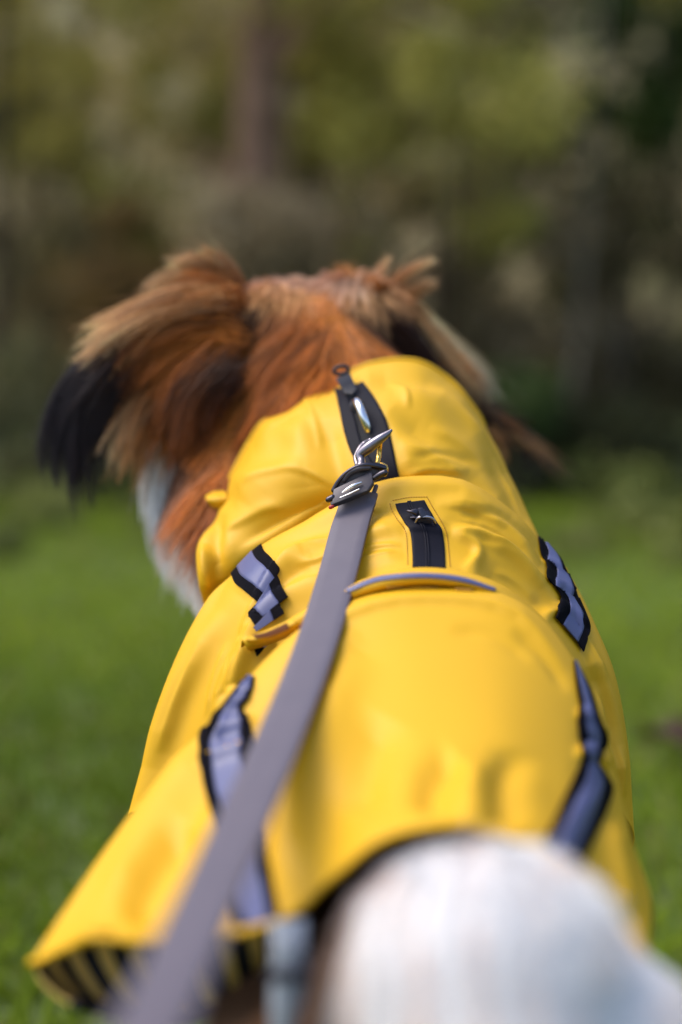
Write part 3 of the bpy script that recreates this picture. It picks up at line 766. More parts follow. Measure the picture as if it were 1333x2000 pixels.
# ================================================================== THE RAINCOAT
coat_root = empty('dog_raincoat', tuple(P(800, 1300, .82)))
tag(coat_root, 'bright yellow waterproof dog raincoat with grey reflective stripes, worn by the dog', 'raincoat')
# -- collar
C = np.array([
 [(445,1015,1.00),(452,940,1.00),(496,858,1.005),(575,790,1.005),(650,745,1.00),(725,709,.995),(810,703,.995),(872,735,1.00),(912,780,1.00),(942,838,1.01)],
 [(405,1042,.965),(450,975,.965),(520,895,.96),(605,830,.955),(675,795,.95),(745,775,.945),(830,780,.945),(905,835,.955),(950,885,.965),(985,912,.985)],
 [(385,1075,.94),(432,1032,.935),(528,960,.925),(618,905,.92),(690,880,.915),(765,860,.91),(855,865,.915),(935,915,.925),(985,965,.94),(1026,995,.955)],
 [(388,1135,.925),(435,1090,.92),(535,1030,.912),(620,985,.908),(700,955,.90),(780,932,.895),(880,932,.897),(968,980,.91),(1020,1035,.92),(1056,1062,.935)],
 [(402,1200,.935),(452,1150,.93),(545,1080,.925),(630,1030,.92),(705,1000,.915),(785,975,.908),(890,975,.91),(975,1020,.92),(1030,1075,.935),(1064,1095,.945)]], float)
Cw = tuck(C, (0.02, 0.04, -0.01), (-0.02, 0.04, -0.01), 2)
XC = surfw(Cw, 170, 300); NC = face_cam(XC)
foldsC = [
 ([(790,935),(850,915),(920,920)], 1.6, 5, 9), ([(800,900),(870,885),(940,910)], -1.2, 8), ([(880,800),(930,860),(980,940),(1020,1010)], 1.4, 5, 10), ([(840,830),(900,870),(960,930)], 1.2, 7, 12),
 ([(700,735),(690,750),(670,800)], 1.2, 6), ([(520,860),(560,830),(610,800)], 1.2, 7, 12), ([(470,960),(540,930),(600,925),(660,950)], 1.5, 6, 14), ([(430,1040),(500,1000),(560,985)], 1.4, 6, 12),
 ([(760,740),(790,760),(800,800)], 1.2, 9, 5), ([(600,780),(620,830),(625,880)], 1.0, 6),
 ([(730,780),(770,830),(800,900),(810,940)], 2.0, 22, 30), ([(640,760),(600,820),(590,890),(600,950)], 3.2, 34, 30),
 ([(640,820),(650,880),(670,940),(690,980)], -3.0, 24), ([(560,800),(520,860),(500,930),(470,980)], 3.0, 30, 40),
 ([(690,970),(620,990),(540,1020),(450,1060)], -5.5, 30), ([(620,1010),(540,1050),(480,1090),(430,1140)], 2.5, 16),
 ([(770,760),(840,770),(900,820),(950,900)], 2.6, 26, 16), ([(760,810),(830,850),(900,910),(960,980)], -3.0, 26), ([(780,870),(860,890),(940,950),(1010,1030)], 3.0, 14, 30),
 ([(800,930),(880,920),(950,960),(1010,1020)], -2.5, 16), ([(720,740),(800,740),(860,770)], -2.5, 20), ([(860,760),(890,800),(930,860),(980,930)], 2.2, 14, 24),
 ([(500,870),(560,850),(620,860)], 2.0, 30), ([(450,980),(520,940),(600,930)], 2.5, 22, 34), ([(400,1060),(400,1110),(405,1160)], 3.0, 8, 14), ([(430,1000),(420,1060),(430,1130)], -3.0, 14)]
XC = wrinkle(XC, NC, foldsC); XC = fbm_disp(XC, NC, 22, .0004, 3)
collar = sheet('collar', XC, M_yellow, coat_root)
# -- middle panel over the shoulders
Md = np.array([
 [(412,1200,.925),(462,1135,.915),(520,1080,.91),(608,1040,.907),(705,985,.905),(785,960,.903),(900,965,.905),(1000,1020,.915),(1046,1068,.925),(1066,1090,.935)],
 [(400,1190,.905),(456,1120,.900),(512,1065,.893),(602,1022,.888),(700,966,.884),(785,940,.881),(900,944,.884),(1000,1000,.893),(1052,1052,.905),(1075,1082,.92)],
 [(355,1275,.895),(420,1190,.880),(500,1120,.868),(600,1070,.862),(705,1025,.856),(800,1000,.852),(910,1015,.856),(1010,1070,.865),(1080,1125,.878),(1118,1140,.90)],
 [(318,1370,.885),(385,1270,.866),(500,1175,.848),(600,1130,.838),(705,1095,.832),(810,1075,.828),(930,1090,.832),(1030,1145,.842),(1110,1205,.858),(1165,1232,.882)],
 [(285,1470,.88),(370,1370,.858),(480,1270,.830),(600,1190,.818),(705,1145,.810),(820,1120,.806),(950,1140,.810),(1060,1215,.822),(1145,1300,.845),(1204,1335,.872)],
 [(262,1550,.878),(360,1480,.852),(470,1380,.822),(600,1270,.806),(705,1200,.800),(825,1175,.797),(960,1200,.800),(1090,1300,.815),(1180,1430,.840),(1226,1480,.865)],
 [(250,1592,.876),(360,1570,.850),(470,1480,.820),(600,1370,.806),(705,1300,.800),(825,1270,.798),(970,1300,.800),(1110,1420,.812),(1200,1560,.838),(1238,1650,.860)]], float)
Mw = tuck(Md, (0.02, 0.045, -0.035), (-0.02, 0.04, -0.04), 2)
XM = surfw(Mw, 300, 340); NM = face_cam(XM)
foldsM = [
 ([(870,990),(930,1000),(985,1035)], 1.3, 4, 8), ([(890,1010),(960,1030),(1015,1075)], 1.1, 4, 7), ([(930,1045),(990,1075),(1040,1120),(1075,1160)], 1.2, 4, 8), ([(960,1105),(1010,1130),(1060,1175)], 1.0, 4, 8),
 ([(560,1080),(610,1062),(660,1052)], 1.2, 5, 9), ([(575,1110),(615,1100),(650,1080),(690,1045)], 1.2, 4, 9), ([(690,1080),(740,1068),(785,1066)], 1.0, 4, 7), ([(690,1105),(730,1090),(775,1080)], .9, 4, 7),
 ([(440,1250),(415,1320),(400,1400)], 1.1, 4, 8), ([(455,1290),(440,1350),(428,1395)], 1.2, 3, 6), ([(475,1280),(462,1330),(450,1380)], 1.0, 3, 6), ([(400,1250),(350,1360),(310,1470)], 1.0, 6, 12),
 ([(1115,1190),(1150,1260),(1180,1330)], 1.0, 4, 8), ([(1140,1270),(1165,1340),(1185,1420)], 1.1, 4, 7), ([(1195,1420),(1210,1500),(1215,1580)], 1.0, 4, 6),
 ([(520,1050),(600,1030),(700,975),(770,950),(900,955),(1000,1010)], 2.2, 14, 20),
 ([(600,1085),(540,1100),(500,1130),(470,1165)], 2.0, 22), ([(640,1060),(590,1080),(545,1122),(505,1185),(470,1240)], 5.0, 10, 26),
 ([(700,1110),(620,1140),(560,1170),(515,1215),(480,1280),(450,1350),(430,1420)], 5.0, 10, 24), ([(610,1110),(570,1125),(530,1170),(495,1230)], -3.0, 12),
 ([(490,1215),(465,1270),(435,1330),(425,1400)], 3.0, 8, 14), ([(500,1250),(478,1310),(465,1360)], 2.2, 5, 10), ([(470,1180),(420,1280),(370,1380),(330,1480),(300,1560)], -1.8, 26),
 ([(430,1190),(380,1280),(330,1390),(290,1500)], 2.0, 26, 18), ([(640,1100),(690,1060),(750,1035),(790,1035)], 2.4, 14, 20), ([(660,1130),(720,1100),(790,1085)], 1.5, 10, 16),
 ([(700,1030),(740,1000),(775,985)], -1.6, 14),
 ([(780,1012),(830,1010),(880,1030)], 1.2, 8), ([(790,1032),(840,1036),(880,1046)], 1.3, 6, 12),
 ([(850,985),(920,985),(990,1030),(1050,1110)], 2.6, 10, 18), ([(870,1015),(940,1025),(1010,1080),(1080,1170)], -2.6, 12), ([(870,1035),(950,1050),(1020,1105),(1075,1165),(1092,1190)], 3.4, 8, 22),
 ([(880,1040),(925,1065),(930,1090),(905,1115)], 2.6, 8, 14), ([(930,1110),(990,1130),(1050,1180),(1075,1205)], -3.4, 20), ([(900,1000),(970,1010),(1040,1060),(1090,1130)], -1.8, 8),
 ([(940,1060),(1000,1090),(1060,1150)], 2.0, 7, 14), ([(1060,1195),(1085,1195),(1095,1175)], 2.5, 10, 12),
 ([(1060,1090),(1085,1105),(1110,1120)], 1.5, 7, 7), ([(1075,1140),(1100,1150),(1120,1165)], 1.5, 7, 7), ([(1095,1185),(1120,1205),(1145,1230)], 1.6, 6, 9),
 ([(1150,1300),(1190,1400),(1210,1500)], -3.0, 12), ([(1130,1240),(1180,1340),(1205,1440),(1215,1560)], 2.5, 9, 14), ([(1165,1330),(1180,1420),(1200,1520)], 2.0, 8)]
XM = wrinkle(XM, NM, foldsM); XM = fbm_disp(XM, NM, 24, .0004, 11)
middle = sheet('shoulder_panel', XM, M_yellow, coat_root)
# -- rear panel
R = np.array([
 [(110,1880,.64),(280,1625,.715),(412,1450,.750),(565,1275,.780),(700,1190,.790),(830,1166,.795),(1000,1190,.790),(1118,1318,.772),(1175,1480,.75),(1222,1650,.725),(1255,1810,.70)],
 [(70,1862,.615),(255,1595,.690),(397,1432,.732),(556,1256,.762),(690,1176,.774),(825,1150,.778),(1000,1172,.775),(1127,1298,.757),(1190,1468,.735),(1235,1640,.705),(1268,1800,.675)],
 [(88,1862,.600),(268,1650,.662),(415,1515,.695),(565,1365,.718),(695,1290,.727),(830,1262,.730),(985,1285,.728),(1110,1395,.712),(1180,1545,.690),(1232,1690,.66),(1266,1830,.63)],
 [(128,1850,.588),(300,1735,.620),(455,1640,.638),(580,1500,.652),(700,1440,.658),(840,1415,.660),(980,1435,.658),(1090,1530,.645),(1160,1640,.625),(1215,1765,.60),(1262,1870,.578)],
 [(160,1838,.580),(330,1800,.592),(490,1745,.598),(615,1640,.603),(720,1560,.603),(850,1520,.603),(975,1535,.602),(1075,1605,.598),(1150,1690,.585),(1208,1790,.568),(1260,1880,.555)],
 [(180,1828,.574),(345,1838,.570),(540,1800,.565),(650,1712,.562),(745,1640,.560),(860,1612,.558),(965,1625,.558),(1065,1672,.557),(1142,1735,.552),(1204,1812,.545),(1262,1900,.535)]], float)
Rw = tuck(R, (0.004, 0.012, -0.004), (-0.02, 0.03, -0.045), 2)
XR = surfw(Rw, 260, 320); NR = face_cam(XR)
foldsR = [
 ([(560,1270),(700,1192),(830,1168),(1000,1195),(1110,1310)], 2.0, 10, 14), ([(640,1300),(560,1420),(510,1560),(520,1700)], -7.0, 40), ([(700,1270),(630,1400),(570,1520),(560,1650),(570,1760)], 6.0, 40, 46),
 ([(900,1480),(850,1520),(840,1590)], -5.0, 34), ([(1010,1460),(990,1530),(1000,1620)], -4.0, 34), ([(930,1480),(920,1560),(930,1620)], 3.0, 30), ([(760,1400),(720,1480),(700,1600)], -3.5, 44),
 ([(1122,1396),(1150,1404),(1186,1446)], 3.2, 7, 12), ([(1120,1478),(1150,1476),(1190,1500)], 3.4, 7, 14), ([(1130,1440),(1160,1445),(1190,1470)], -2.0, 9), ([(1060,1700),(1120,1600),(1160,1540)], 1.5, 16),
 ([(1000,1230),(1060,1280),(1110,1350)], -1.2, 12), ([(880,1230),(960,1240),(1040,1290)], -1.0, 14), ([(700,1230),(620,1300),(570,1380)], 1.5, 12, 30),
 ([(420,1430),(330,1560),(260,1680),(200,1790)], 3.5, 40, 50), ([(380,1620),(310,1700),(260,1810)], -5, 36), ([(440,1560),(400,1680),(380,1800)], 4, 30),
 ([(1190,1600),(1210,1700),(1230,1800)], 3, 18), ([(480,1330),(440,1400),(410,1470)], 3, 14), ([(490,1370),(450,1380),(420,1400)], 3.0, 6, 10), ([(500,1405),(450,1425),(395,1450)], 3.5, 7, 11), ([(500,1450),(450,1470),(390,1500)], 3.5, 8, 12), ([(500,1350),(470,1352),(450,1365)], 2, 5, 8)]
XR = wrinkle(XR, NR, foldsR); XR = fbm_disp(XR, NR, 12, .0012, 5)
rear = sheet('rear_panel', XR, M_yellow, coat_root, thick=.0016)
bC, bM, bR = bvh_of(XC), bvh_of(XM), bvh_of(XR)
# rolled seams along the cut edges
def seam(line, bv_, name='rolled_hem', r=.0016, off=0.0, n=70, m=None):
    q = polyline(line, n); pts = []
    for p in q:
        h = cast(bv_, *p)
        if h is not None: pts.append(h[0] + h[1] * off)
    if len(pts) > 3: return tube(pts, [r] * len(pts), name, m or M_yellow, coat_root, nseg=len(pts) * 2, ns=8)
for X_, i in ((XR, -1), (XC, 0)):
    e = X_[i, 6:-6]; tube(e[::3], [.0017] * len(e[::3]), 'rolled_hem', M_yellow, coat_root, nseg=200, ns=8)
e = XM[:, 20]; 
# -- the welt across the back with its grey piping
Lw = np.array([
 [(470,1262,.818),(560,1212,.806),(680,1142,.800),(820,1108,.797),(960,1133,.800),(1060,1205,.806),(1125,1290,.80)],
 [(472,1250,.806),(562,1212,.792),(684,1146,.785),(820,1114,.782),(958,1140,.785),(1060,1215,.792),(1128,1298,.79)],
 [(478,1258,.803),(566,1222,.788),(688,1158,.780),(820,1128,.776),(958,1152,.779),(1062,1226,.786),(1130,1306,.782)],
 [(484,1268,.806),(572,1234,.790),(692,1170,.783),(820,1142,.779),(960,1164,.782),(1064,1238,.789),(1132,1312,.784)],
 [(490,1272,.82),(574,1240,.806),(694,1174,.798),(820,1146,.794),(960,1168,.797),(1066,1242,.803),(1134,1316,.798)]], float)
XL = surf(Lw, 40, 200); NL = face_cam(XL)
welt = sheet('welt', XL, M_yellow, coat_root, thick=.0012)
bL = bvh_of(XL)
q = drape([[(676,1152),(740,1128),(820,1121),(900,1128),(968,1150)], [(679,1159),(741,1136),(822,1129),(900,1136),(967,1155)]], 70, [4], [bL], .0008)
sheet('reflective_piping', q, M_refl, welt if False else coat_root, .001)
# broken dark/yellow shadow gap below the welt, painted as dashes
for x0, x1, y0 in ((756, 788, 1148), (823, 856, 1147), (890, 925, 1151)):
    q = drape([[(x0, y0 - 4), (x1, y0 - 4 + (2 if x0 > 880 else 0))], [(x0, y0 + 3), (x1, y0 + 3 + (2 if x0 > 880 else 0))]], 8, [2], [bL, bR], .001)
    sheet('gap_shade', q, M_thread_shade, coat_root, .0006)
# tab at the left end of the welt
Tb = np.array([[(478,1244,.788),(500,1240,.786),(530,1228,.784),(575,1208,.782)],
               [(480,1250,.784),(505,1248,.780),(535,1238,.778),(580,1218,.778)],
               [(486,1256,.788),(510,1258,.786),(540,1252,.786),(585,1240,.786)]], float)
tab = sheet('pocket_tab', surf(Tb, 14, 30), M_yellow, coat_root, .001)
Tb2 = np.array([[(492,1240,.780),(520,1234,.778),(560,1216,.776)],[(500,1247,.779),(530,1243,.777),(566,1228,.775)]], float)
sheet('tab_inside', surf(Tb2, 6, 16), mat('brown_inside', (.16, .05, .01), .7), coat_root, .0006)  # brown strip inside the fold of the tab
# -- side tab of the collar, left
Tc = np.array([[(402,968,.985),(418,960,.985),(440,958,.985)],[(404,978,.975),(424,978,.97),(446,975,.97)],[(420,1000,.985),(434,1015,.985),(450,1010,.985)]], float)
sheet('collar_tab', surf(Tc, 16, 16), M_yellow, coat_root, .0015)

# -- reflective stripes: black ribbed webbing with a grey band
def stripe(lines, bvhs, name='reflective_stripe', na=40, lift=.0014, label=None, thick=.0009):
    root = None
    cs = []
    spec = [(0, 1, M_rib, 'webbing_edge', 5), (1, 2, M_refl, name, 8), (2, 3, M_rib, 'webbing_edge', 5)]
    band = sheet(name, drape([lines[1], lines[2]], na, [8], bvhs, lift + .0003), M_refl, coat_root, thick)
    if label: band['label'] = label
    for a, b in ((0, 1), (2, 3)):
        if lines[a] is None or lines[b] is None: continue
        q = drape([lines[a], lines[b]], na, [5], bvhs, lift)
        L = np.r_[0, np.cumsum(np.linalg.norm(np.diff(q[:, 2], axis=0), axis=1))]
        cols = np.zeros((na, 6, 3)); cols[..., 0] = L[:, None] * 100 / 4; cols[..., 1] = np.linspace(0, 1, 6)[None]
        o = sheet('webbing_edge', q, M_rib, band, thick, cols=cols.reshape(-1, 3))
        if o.parent is band and False: pass
    return band
stripe([[(453,1120),(457,1130),(463,1141),(475,1150),(490,1163),(504,1177)],[(465,1107),(472,1123),(482,1132),(497,1143),(507,1152),(515,1160)],
        [(494,1077),(503,1094),(517,1106),(528,1117),(538,1133)],[(511,1063),(518,1078),(532,1092),(542,1104),(547,1113),(541,1126)]], [bM, bC])
stripe([[(500,1187),(491,1198),(492,1206),(501,1223)],[(501,1186),(506,1196),(516,1207)],[(526,1144),(532,1158),(541,1170),(549,1181)],[(541,1126),(549,1142),(560,1160),(566,1168)]], [bM], lift=.0032)
stripe([None,[(500,1229),(502,1232),(504,1236)],[(531,1195),(536,1205),(539,1214)],[(549,1181),(555,1192),(560,1202)]], [bM], lift=.0048)
stripe([[(492,1258),(497,1270),(505,1283)],[(511,1252),(515,1260),(520,1267)],[(530,1240),(536,1246),(540,1252)],None], [bM], lift=.003)
rowsR = [((1050,1048),(1063,1062),(1068,1063),(1071,1066)),((1056,1083),(1070,1080),(1089,1090),(1094,1094)),((1065,1098),(1068,1098),(1099,1117),(1108,1124)),
         ((1066,1128),(1085,1119),(1113,1148),(1113,1146)),((1080,1147),(1082,1147),(1114,1162),(1121,1160)),((1092,1170),(1103,1166),(1116,1178),(1131,1184)),
         ((1092,1185),(1108,1192),(1134,1210),(1143,1220)),((1080,1207),(1094,1223),(1123,1257),(1135,1275))]
def lines_of(rows, a, b): return [[r[k] for r in rows[a:b]] for k in range(4)]
stripe(lines_of(rowsR, 0, 3), [bM, bC]); 
stripe([[(1063,1095),(1066,1110),(1066,1130),(1080,1147)],[(1069,1098),(1084,1110),(1085,1126),(1081,1147)],[(1098,1116),(1110,1132),(1116,1150),(1112,1176)],[(1110,1124),(1114,1142),(1122,1158),(1131,1182)]], [bM], lift=.002)
stripe([[(1080,1147),(1090,1163),(1093,1178),(1080,1207)],[(1086,1150),(1104,1170),(1108,1192),(1094,1223)],[(1116,1170),(1132,1200),(1137,1230),(1123,1257)],[(1128,1172),(1143,1210),(1147,1242),(1135,1275)]], [bM], lift=.0026)
# rear ones
def ratio_lines(L, Rr, a=.17, n=12, b=None):
    L = polyline(L, n); Rr = polyline(Rr, n); b = a if b is None else b
    return [L.tolist(), (L + (Rr - L) * a).tolist(), (L + (Rr - L) * (1 - b)).tolist(), Rr.tolist()]
stripe(ratio_lines([(1119,1292),(1124,1340),(1131,1385),(1126,1402),(1131,1450),(1138,1474),(1124,1510),(1100,1560),(1078,1610),(1056,1650)],[(1123,1294),(1150,1348),(1166,1398),(1184,1438),(1176,1472),(1167,1490),(1184,1518),(1194,1546),(1172,1610),(1130,1700)], .28, n=24), [bR], na=60, lift=.0016)
stripe(ratio_lines([(484,1322),(452,1356),(440,1372),(418,1400),(392,1438),(396,1520),(418,1610),(442,1720),(462,1812)],[(500,1324),(488,1362),(474,1385),(492,1420),(496,1480),(510,1560),(524,1660),(538,1740),(550,1806)], .22, n=24), [bR], na=60, lift=.0016)

# -- zips
def zip_part(left, right, bvhs, lift=.0012, gap=None, name='zipper', both=True, na=50):
    L = polyline(left, na); Rr = polyline(right, na); mid = (L + Rr) / 2
    if gap is not None:
        g = polyline(gap, na); 
        dark = sheet(name, drape([L.tolist(), Rr.tolist()], na, [8], bvhs, lift - .0006), M_gap, coat_root, .0008)  # near-black sheet, shade of the opening put into its colour
        for a, b in ((L, np.c_[g[:, 0] - g[:, 2], g[:, 1]]), (np.c_[g[:, 0] + g[:, 2], g[:, 1]], Rr)):
            sheet('zip_tape', drape([a.tolist(), b.tolist()], na, [6], bvhs, lift + .0004), M_tape, dark, .0009)
        return dark
    base = sheet(name, drape([L.tolist(), Rr.tolist()], na, [12], bvhs, lift), M_tape, coat_root, .0009)
    return base
# upper zip with its opening
zu = zip_part([(655,762),(664,800),(676,850),(690,890),(714,928),(736,947)], [(710,748),(736,785),(755,822),(766,865),(774,905),(782,939)], [bC], lift=.0014,
     gap=[(686,764,.5),(694,790,8),(708,825,11),(722,870,13),(742,915,6),(758,942,.5)])
# lower zip, closed, tape ridges
zl = zip_part([(774,986),(777,998),(785,1012),(792,1024),(800,1034),(804,1055),(806,1085),(806,1109)], [(829,979),(836,993),(846,1010),(856,1025),(863,1038),(867,1060),(869,1085),(870,1112)], [bM], lift=.0010)
def ridge(L, Rr, f, bvhs, parent, name, m, r, lift, a=0, b=1):
    L = polyline(L, 50); Rr = polyline(Rr, 50); q = (L + (Rr - L) * f)[int(a * 49):int(b * 49) + 1]; pts = []
    for p in q:
        h = cast(bvhs, *p)
        if h: pts.append(h[0] + h[1] * lift)
    tube(pts, [r] * len(pts), name, m, parent, nseg=len(pts) * 2, ns=8)
ZL = [(774,986),(777,998),(785,1012),(792,1024),(800,1034),(804,1055),(806,1085),(806,1109)]; ZR = [(829,979),(836,993),(846,1010),(856,1025),(863,1038),(867,1060),(869,1085),(870,1112)]
ridge(ZL, ZR, .43, [bM], zl, 'zip_lip', M_tape, .0007, .0012); ridge(ZL, ZR, .50, [bM], zl, 'zip_lip', M_tape, .0007, .0012)
# stitching: short dashes either side of the lower zip
def stitches(lines, bvhs, parent, step=5.0, ln=2.8, r=.00022):
    V = []; F = []
    for l in lines:
        q = polyline(l, 400); L = np.r_[0, np.cumsum(np.linalg.norm(np.diff(q, axis=0), axis=1))]
        s = 0
        while s < L[-1] - ln:
            a = np.array([np.interp(s, L, q[:, k]) for k in (0, 1)]); b = np.array([np.interp(s + ln, L, q[:, k]) for k in (0, 1)])
            ha, hb = cast(bvhs, *a), cast(bvhs, *b)
            if ha and hb:
                pa = ha[0] + ha[1] * .0003; pb = hb[0] + hb[1] * .0003; t = pb - pa; t /= np.linalg.norm(t) + 1e-9
                sd = np.cross(t, ha[1]); up = ha[1]; n0 = len(V)
                for p in (pa, pb):
                    for u, v in ((-1, -1), (1, -1), (1, 1), (-1, 1)): V.append(p + sd * u * r + up * v * r)
                F += [(n0, n0 + 1, n0 + 2, n0 + 3), (n0 + 7, n0 + 6, n0 + 5, n0 + 4)] + [(n0 + k, n0 + 4 + k, n0 + 4 + (k + 1) % 4, n0 + (k + 1) % 4) for k in range(4)]
            s += step
    o = mesh_obj('stitching', np.array(V), F, M_thread_shade, parent, smooth=False); o['kind'] = 'stuff'; return o
stitches([[(762,984),(768,1000),(777,1016),(788,1030),(794,1045),(796,1075),(797,1108)], [(836,974),(846,992),(858,1012),(868,1030),(874,1050),(877,1080),(880,1112)], [(768,978),(800,972),(836,971)]], [bM], zl)
# slider and pull of the lower zip
def bead_tube(pts_px, rr_px, name, m, parent, flat=1.0, ns=14, nseg=40):
    pts = [P(*p) for p in pts_px]; return tube(pts, [r * pts_px[i][2] / FPX for i, r in enumerate(rr_px)], name, m, parent, nseg=nseg, ns=ns, flat=flat)
h = cast([bM], 820, 1005)[0]; dz = proj(h)[2]
sl_ = slab('zip_slider', [(802,996,dz-.003),(813,993,dz-.003),(838,999,dz-.003),(842,1006,dz-.003),(836,1012,dz-.004),(806,1012,dz-.004)], dz, .003, M_dgun, zl, .0006)
bead_tube([(797,998,dz-.004),(806,1000,dz-.005),(814,1004,dz-.005)], [2.2,3.2,3.0], 'slider_wing', M_dgun, zl)
bead_tube([(803,1011,dz-.004),(810,1011,dz-.005),(818,1010,dz-.005)], [1.8,2.6,2.4], 'slider_wing', M_dgun, zl)
slab('slider_bridge', [(817,992,dz-.009),(826,991,dz-.009),(831,998,dz-.0095),(834,1012,dz-.010),(822,1013,dz-.010),(819,1002,dz-.0095)], dz, .005, M_dgun, zl, .0007)
pull = [(812,1022,dz-.006),(817,1012,dz-.008),(825,1010,dz-.009),(838,1010,dz-.009),(846,1014,dz-.008),(850,1023,dz-.006),(845,1027,dz-.005),(830,1029,dz-.005),(816,1027,dz-.005),(812,1022,dz-.006)]
tube([P(*p) for p in pull], [.00085] * len(pull), 'zip_pull', M_pull, zl, nseg=80, ns=10)
slab('pull_plate', [(817,1020,dz-.0065),(822,1014,dz-.008),(840,1014,dz-.008),(845,1021,dz-.0065),(838,1024,dz-.006),(822,1024,dz-.006)], dz, .0006, M_clamp, zl, .0002)
# upper zip: slider, pull strap and its loop standing over the collar rim
h = cast([bC], 684, 775)[0]; du = proj(h)[2]
slab('zip_slider', [(678,762,du-.004),(694,758,du-.004),(703,770,du-.005),(700,783,du-.005),(686,785,du-.005),(678,775,du-.004)], du, .004, M_black, zu, .001)
slab('pull_strap', [(656,738,du+.012),(684,728,du+.012),(690,742,du),(698,760,du-.005),(688,770,du-.007),(674,768,du-.005),(664,752,du)], du, .0016, M_black, zu, .0005)
lp = []
for k in range(15):
    a = 2 * math.pi * k / 14; lp.append(P(667 + 14 * math.cos(a), 723 + 8 * math.sin(a) + 3 * math.cos(a) * -.5, du + .014))
tube(lp, [.0013] * len(lp), 'pull_loop', M_black, zu, nseg=60, ns=10)

# -- lining seen under the lifted left hem
def stripes_mat():
    m = mat('black_and_yellow_lining', (.1, .1, .1), .8)
    t = m.node_tree; b = t.nodes['Principled BSDF']
    a = t.nodes.new('ShaderNodeAttribute'); a.attribute_name = 'Col'; sp = t.nodes.new('ShaderNodeSeparateXYZ'); t.links.new(a.outputs['Vector'], sp.inputs[0])
    f = t.nodes.new('ShaderNodeMath'); f.operation = 'FRACT'; t.links.new(sp.outputs[0], f.inputs[0])
    g = t.nodes.new('ShaderNodeMath'); g.operation = 'GREATER_THAN'; g.inputs[1].default_value = .56; t.links.new(f.outputs[0], g.inputs[0])
    mx = t.nodes.new('ShaderNodeMix'); mx.data_type = 'RGBA'; mx.inputs[6].default_value = (.012, .011, .014, 1); mx.inputs[7].default_value = (.85, .55, .14, 1)
    t.links.new(g.outputs[0], mx.inputs[0]); t.links.new(mx.outputs[2], b.inputs['Base Color'])
    return m
Ln = np.array([
 [(66,1868,.618),(120,1815,.625),(220,1800,.63),(320,1815,.63),(420,1820,.63),(520,1810,.63)],
 [(76,1905,.615),(140,1880,.63),(235,1875,.635),(330,1880,.635),(430,1880,.635),(520,1860,.64)],
 [(110,1940,.61),(180,1945,.625),(270,1950,.63),(350,1950,.635),(440,1930,.64),(520,1900,.65)],
 [(150,1962,.605),(220,1972,.62),(300,1985,.63),(370,1990,.635),(450,1960,.64),(520,1940,.65)]], float)
XN = surf(Ln, 50, 90)
cols = np.zeros((50, 90, 3)); cols[..., 0] = np.linspace(0, 8.2, 90)[None] - .25 * np.linspace(0, 1, 50)[:, None]
sheet('striped_lining', XN, stripes_mat(), coat_root, .0015, cols=cols.reshape(-1, 3))
e = XN[-1]; tube(e[::4], [.003] * len(e[::4]), 'lining_hem', M_black, coat_root, nseg=80, ns=8)
# -- hind leg strap hanging from the rear hem
S0 = np.array([[(528,1798,.553),(560,1796,.552),(600,1794,.552)],[(534,1850,.545),(562,1850,.543),(600,1850,.545)],[(530,1910,.545),(562,1910,.542),(600,1905,.545)],[(528,2000,.545),(560,2000,.542),(598,2000,.545)],[(535,2200,.56),(565,2200,.555),(600,2200,.56)],[(600,2420,.60),(640,2420,.60),(680,2420,.60)]], float)
ls = sheet('leg_strap', surf(S0, 80, 14), M_velcro, coat_root, .0018)
slab('strap_slide', [(520,1896,.540),(606,1890,.540),(608,1914,.539),(522,1920,.539)], .54, .004, M_clamp, ls, .001)

# ================================================================== HARNESS RING AND LEASH
ring = empty('harness_ring', tuple(P(712, 825, .905))); tag(ring, 'shiny silver metal ring rising through the upper zip opening', 'ring')
hd = proj(cast([bC], 712, 830)[0])[2]
c0 = P(711, 824, hd + .004); ax = P(724, 862, hd - .002) - P(698, 790, hd - .002); al = np.linalg.norm(ax); ax /= al
dp = FW * .95 + UP * -.1; dp = dp - ax * np.dot(dp, ax); dp /= np.linalg.norm(dp)
pts = [c0 + ax * math.cos(a) * al * .56 - dp * math.sin(a) * .013 for a in np.linspace(0, 2 * math.pi, 25)[:-1]]
tube(pts, [.0026] * 24, 'steel_loop', M_steel, ring, nseg=96, ns=18, closed=False, cap=False)
wb = tube([c0 + dp * .011 - ax * .012, c0 + dp * .012, c0 + dp * .011 + ax * .012], [.005, .005, .005], 'webbing_anchor', M_black, ring, nseg=20, ns=12)

leash = empty('leash', tuple(P(700, 940, .86))); tag(leash, 'flat grey leash running from the dark metal clip down to the lower left corner', 'leash')
D0 = .862
cl = [(735,938,D0+.004),(712,985,D0-.004),(688,1030,.848),(655,1110,.825),(632,1210,.785),(602,1300,.74),(568,1385,.69),(515,1510,.61),(450,1640,.54),(395,1765,.475),(340,1895,.415),(285,2010,.365),(200,2170,.31),(60,2420,.25),(-120,2700,.2)]
cl = [(703,958,D0),(695,988,D0-.004),(682,1030,.842),(664,1100,.812),(632,1210,.756),(593,1320,.698),(560,1400,.655),(508,1520,.590),(450,1650,.522),(395,1770,.468),(338,1895,.418),(288,2000,.378),(205,2150,.325),(80,2380,.262),(-60,2650,.21)]
CLW = cr_axis0(PA(np.array(cl)), 220); T = np.gradient(CLW, axis=0); T /= np.linalg.norm(T, axis=1, keepdims=True)
s0 = P(740, 948, D0) - P(656, 990, D0); s0 /= np.linalg.norm(s0)
SW = []
for k in range(220):
    t = min(1, k / 30); s = s0 * (1 - t) + np.array((.985, -.05, .12)) * t
    s = s - T[k] * np.dot(s, T[k]); SW.append(s / np.linalg.norm(s))
SW = np.array(SW); hw = .0112
prof = np.array([-1, -.96, -.5, 0, .5, .96, 1]); 
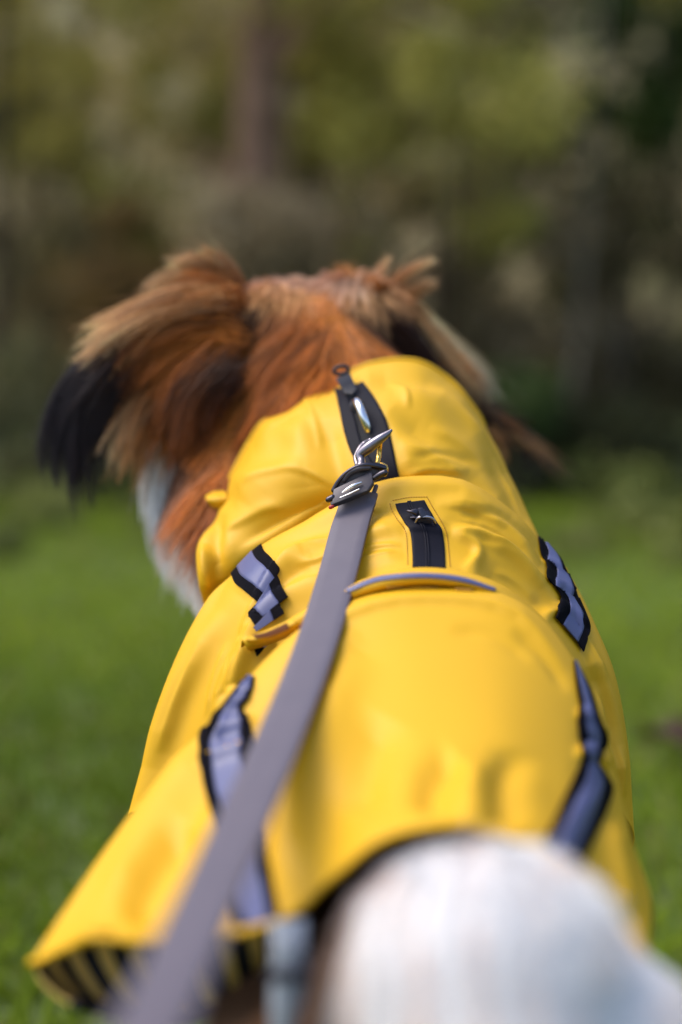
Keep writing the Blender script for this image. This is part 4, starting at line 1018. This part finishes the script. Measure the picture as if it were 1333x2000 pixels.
XS = CLW[:, None] + SW[:, None] * hw * prof[None, :, None]
Nn = np.cross(SW, T); Nn *= np.sign((Nn * (CAM - CLW)).sum(1))[:, None]
XS = XS + Nn[:, None] * (np.array([-.0004, 0, 0, .0001, 0, 0, -.0004]))[None, :, None]
strap = sheet('strap', XS, M_leash, leash, .0022, N=np.repeat(Nn[:, None], 7, axis=1))
# clamp
clamp = slab('clamp', [(651,955,D0-.004),(690,936,D0-.004),(722,920,D0-.004),(728,922,D0-.0045),(730,942,D0-.008),(720,957,D0-.010),(685,972,D0-.010),(648,986,D0-.010)], D0, .0035, M_clamp, leash, .0009)
slab('clamp_edge', [(647,986,D0-.0105),(685,971,D0-.0105),(720,957,D0-.0105),(721,964,D0-.0085),(686,980,D0-.0085),(650,993,D0-.0085)], D0, .003, M_black, clamp, .0006)
bead_tube([(669,962,D0-.0095),(680,955,D0-.0092),(692,948,D0-.0088),(706,942,D0-.0082)], [1.5,3.2,3.6,1.8], 'rivet', M_steel, clamp, flat=1)
bead_tube([(665,972,D0-.0110),(684,964,D0-.0108),(702,955,D0-.0105)], [1.2,1.7,1.2], 'slot_rim', M_steel, clamp)
bead_tube([(646,991,D0-.009),(650,989,D0-.0095)], [4,4], 'red_bead', M_red, clamp)
# pins and frame of the swivel
bead_tube([(642,976,D0-.006),(650,972,D0-.006)], [6,6.5], 'pin_head', M_dgun, leash)
bead_tube([(733,933,D0-.006),(743,927,D0-.007),(752,923,D0-.0075)], [5.5,6.5,6.5], 'pin_head', M_dgun, leash)
bead_tube([(652,958,D0-.001),(660,942,D0-.002),(674,926,D0-.003),(692,914,D0-.004),(714,908,D0-.004),(736,910,D0-.003),(750,914,D0-.002)], [5,4.2,4,4,5,6.5,6.5], 'swivel_frame', M_dgun, leash)
slab('swivel_plate', [(655,956,D0),(662,942,D0),(676,926,D0),(694,915,D0),(716,909,D0),(740,911,D0),(744,930,D0),(728,944,D0)], D0, .003, M_clamp, leash, .0006)
bead_tube([(672,938,D0-.002),(684,924,D0-.003),(702,916,D0-.004),(722,914,D0-.004)], [5,6,6,5], 'swivel_barrel', M_clamp, leash)
bead_tube([(746,908,D0+.002),(753,914,D0),(752,926,D0)], [5.5,6,5], 'frame_corner', M_glint, leash)
bead_tube([(735,950,D0),(728,970,D0+.001),(722,985,D0+.002)], [4.5,4.5,3], 'strap_fold', M_leash, leash)
# snap hook
hook = bead_tube([(706,911,D0-.001),(706,900,D0+.002),(704,888,D0+.004),(722,873,D0+.003),(742,858,D0+.002),(756,848,D0+.002),(764,841,D0+.002)], [10,8.5,9.5,11.5,9.5,6.5,3.2], 'snap_hook', M_gun, leash, nseg=80, ns=20)
bead_tube([(698,908,D0+.008),(696,893,D0+.012),(704,876,D0+.016),(714,866,D0+.018),(724,860,D0+.014)], [5,5.5,6,6,5], 'hook_arm', M_gun, leash)
bead_tube([(744,858,D0+.006),(742,875,D0+.010),(740,892,D0+.010),(738,905,D0+.006)], [4,4.5,5,5], 'hook_gate', M_glint, leash)
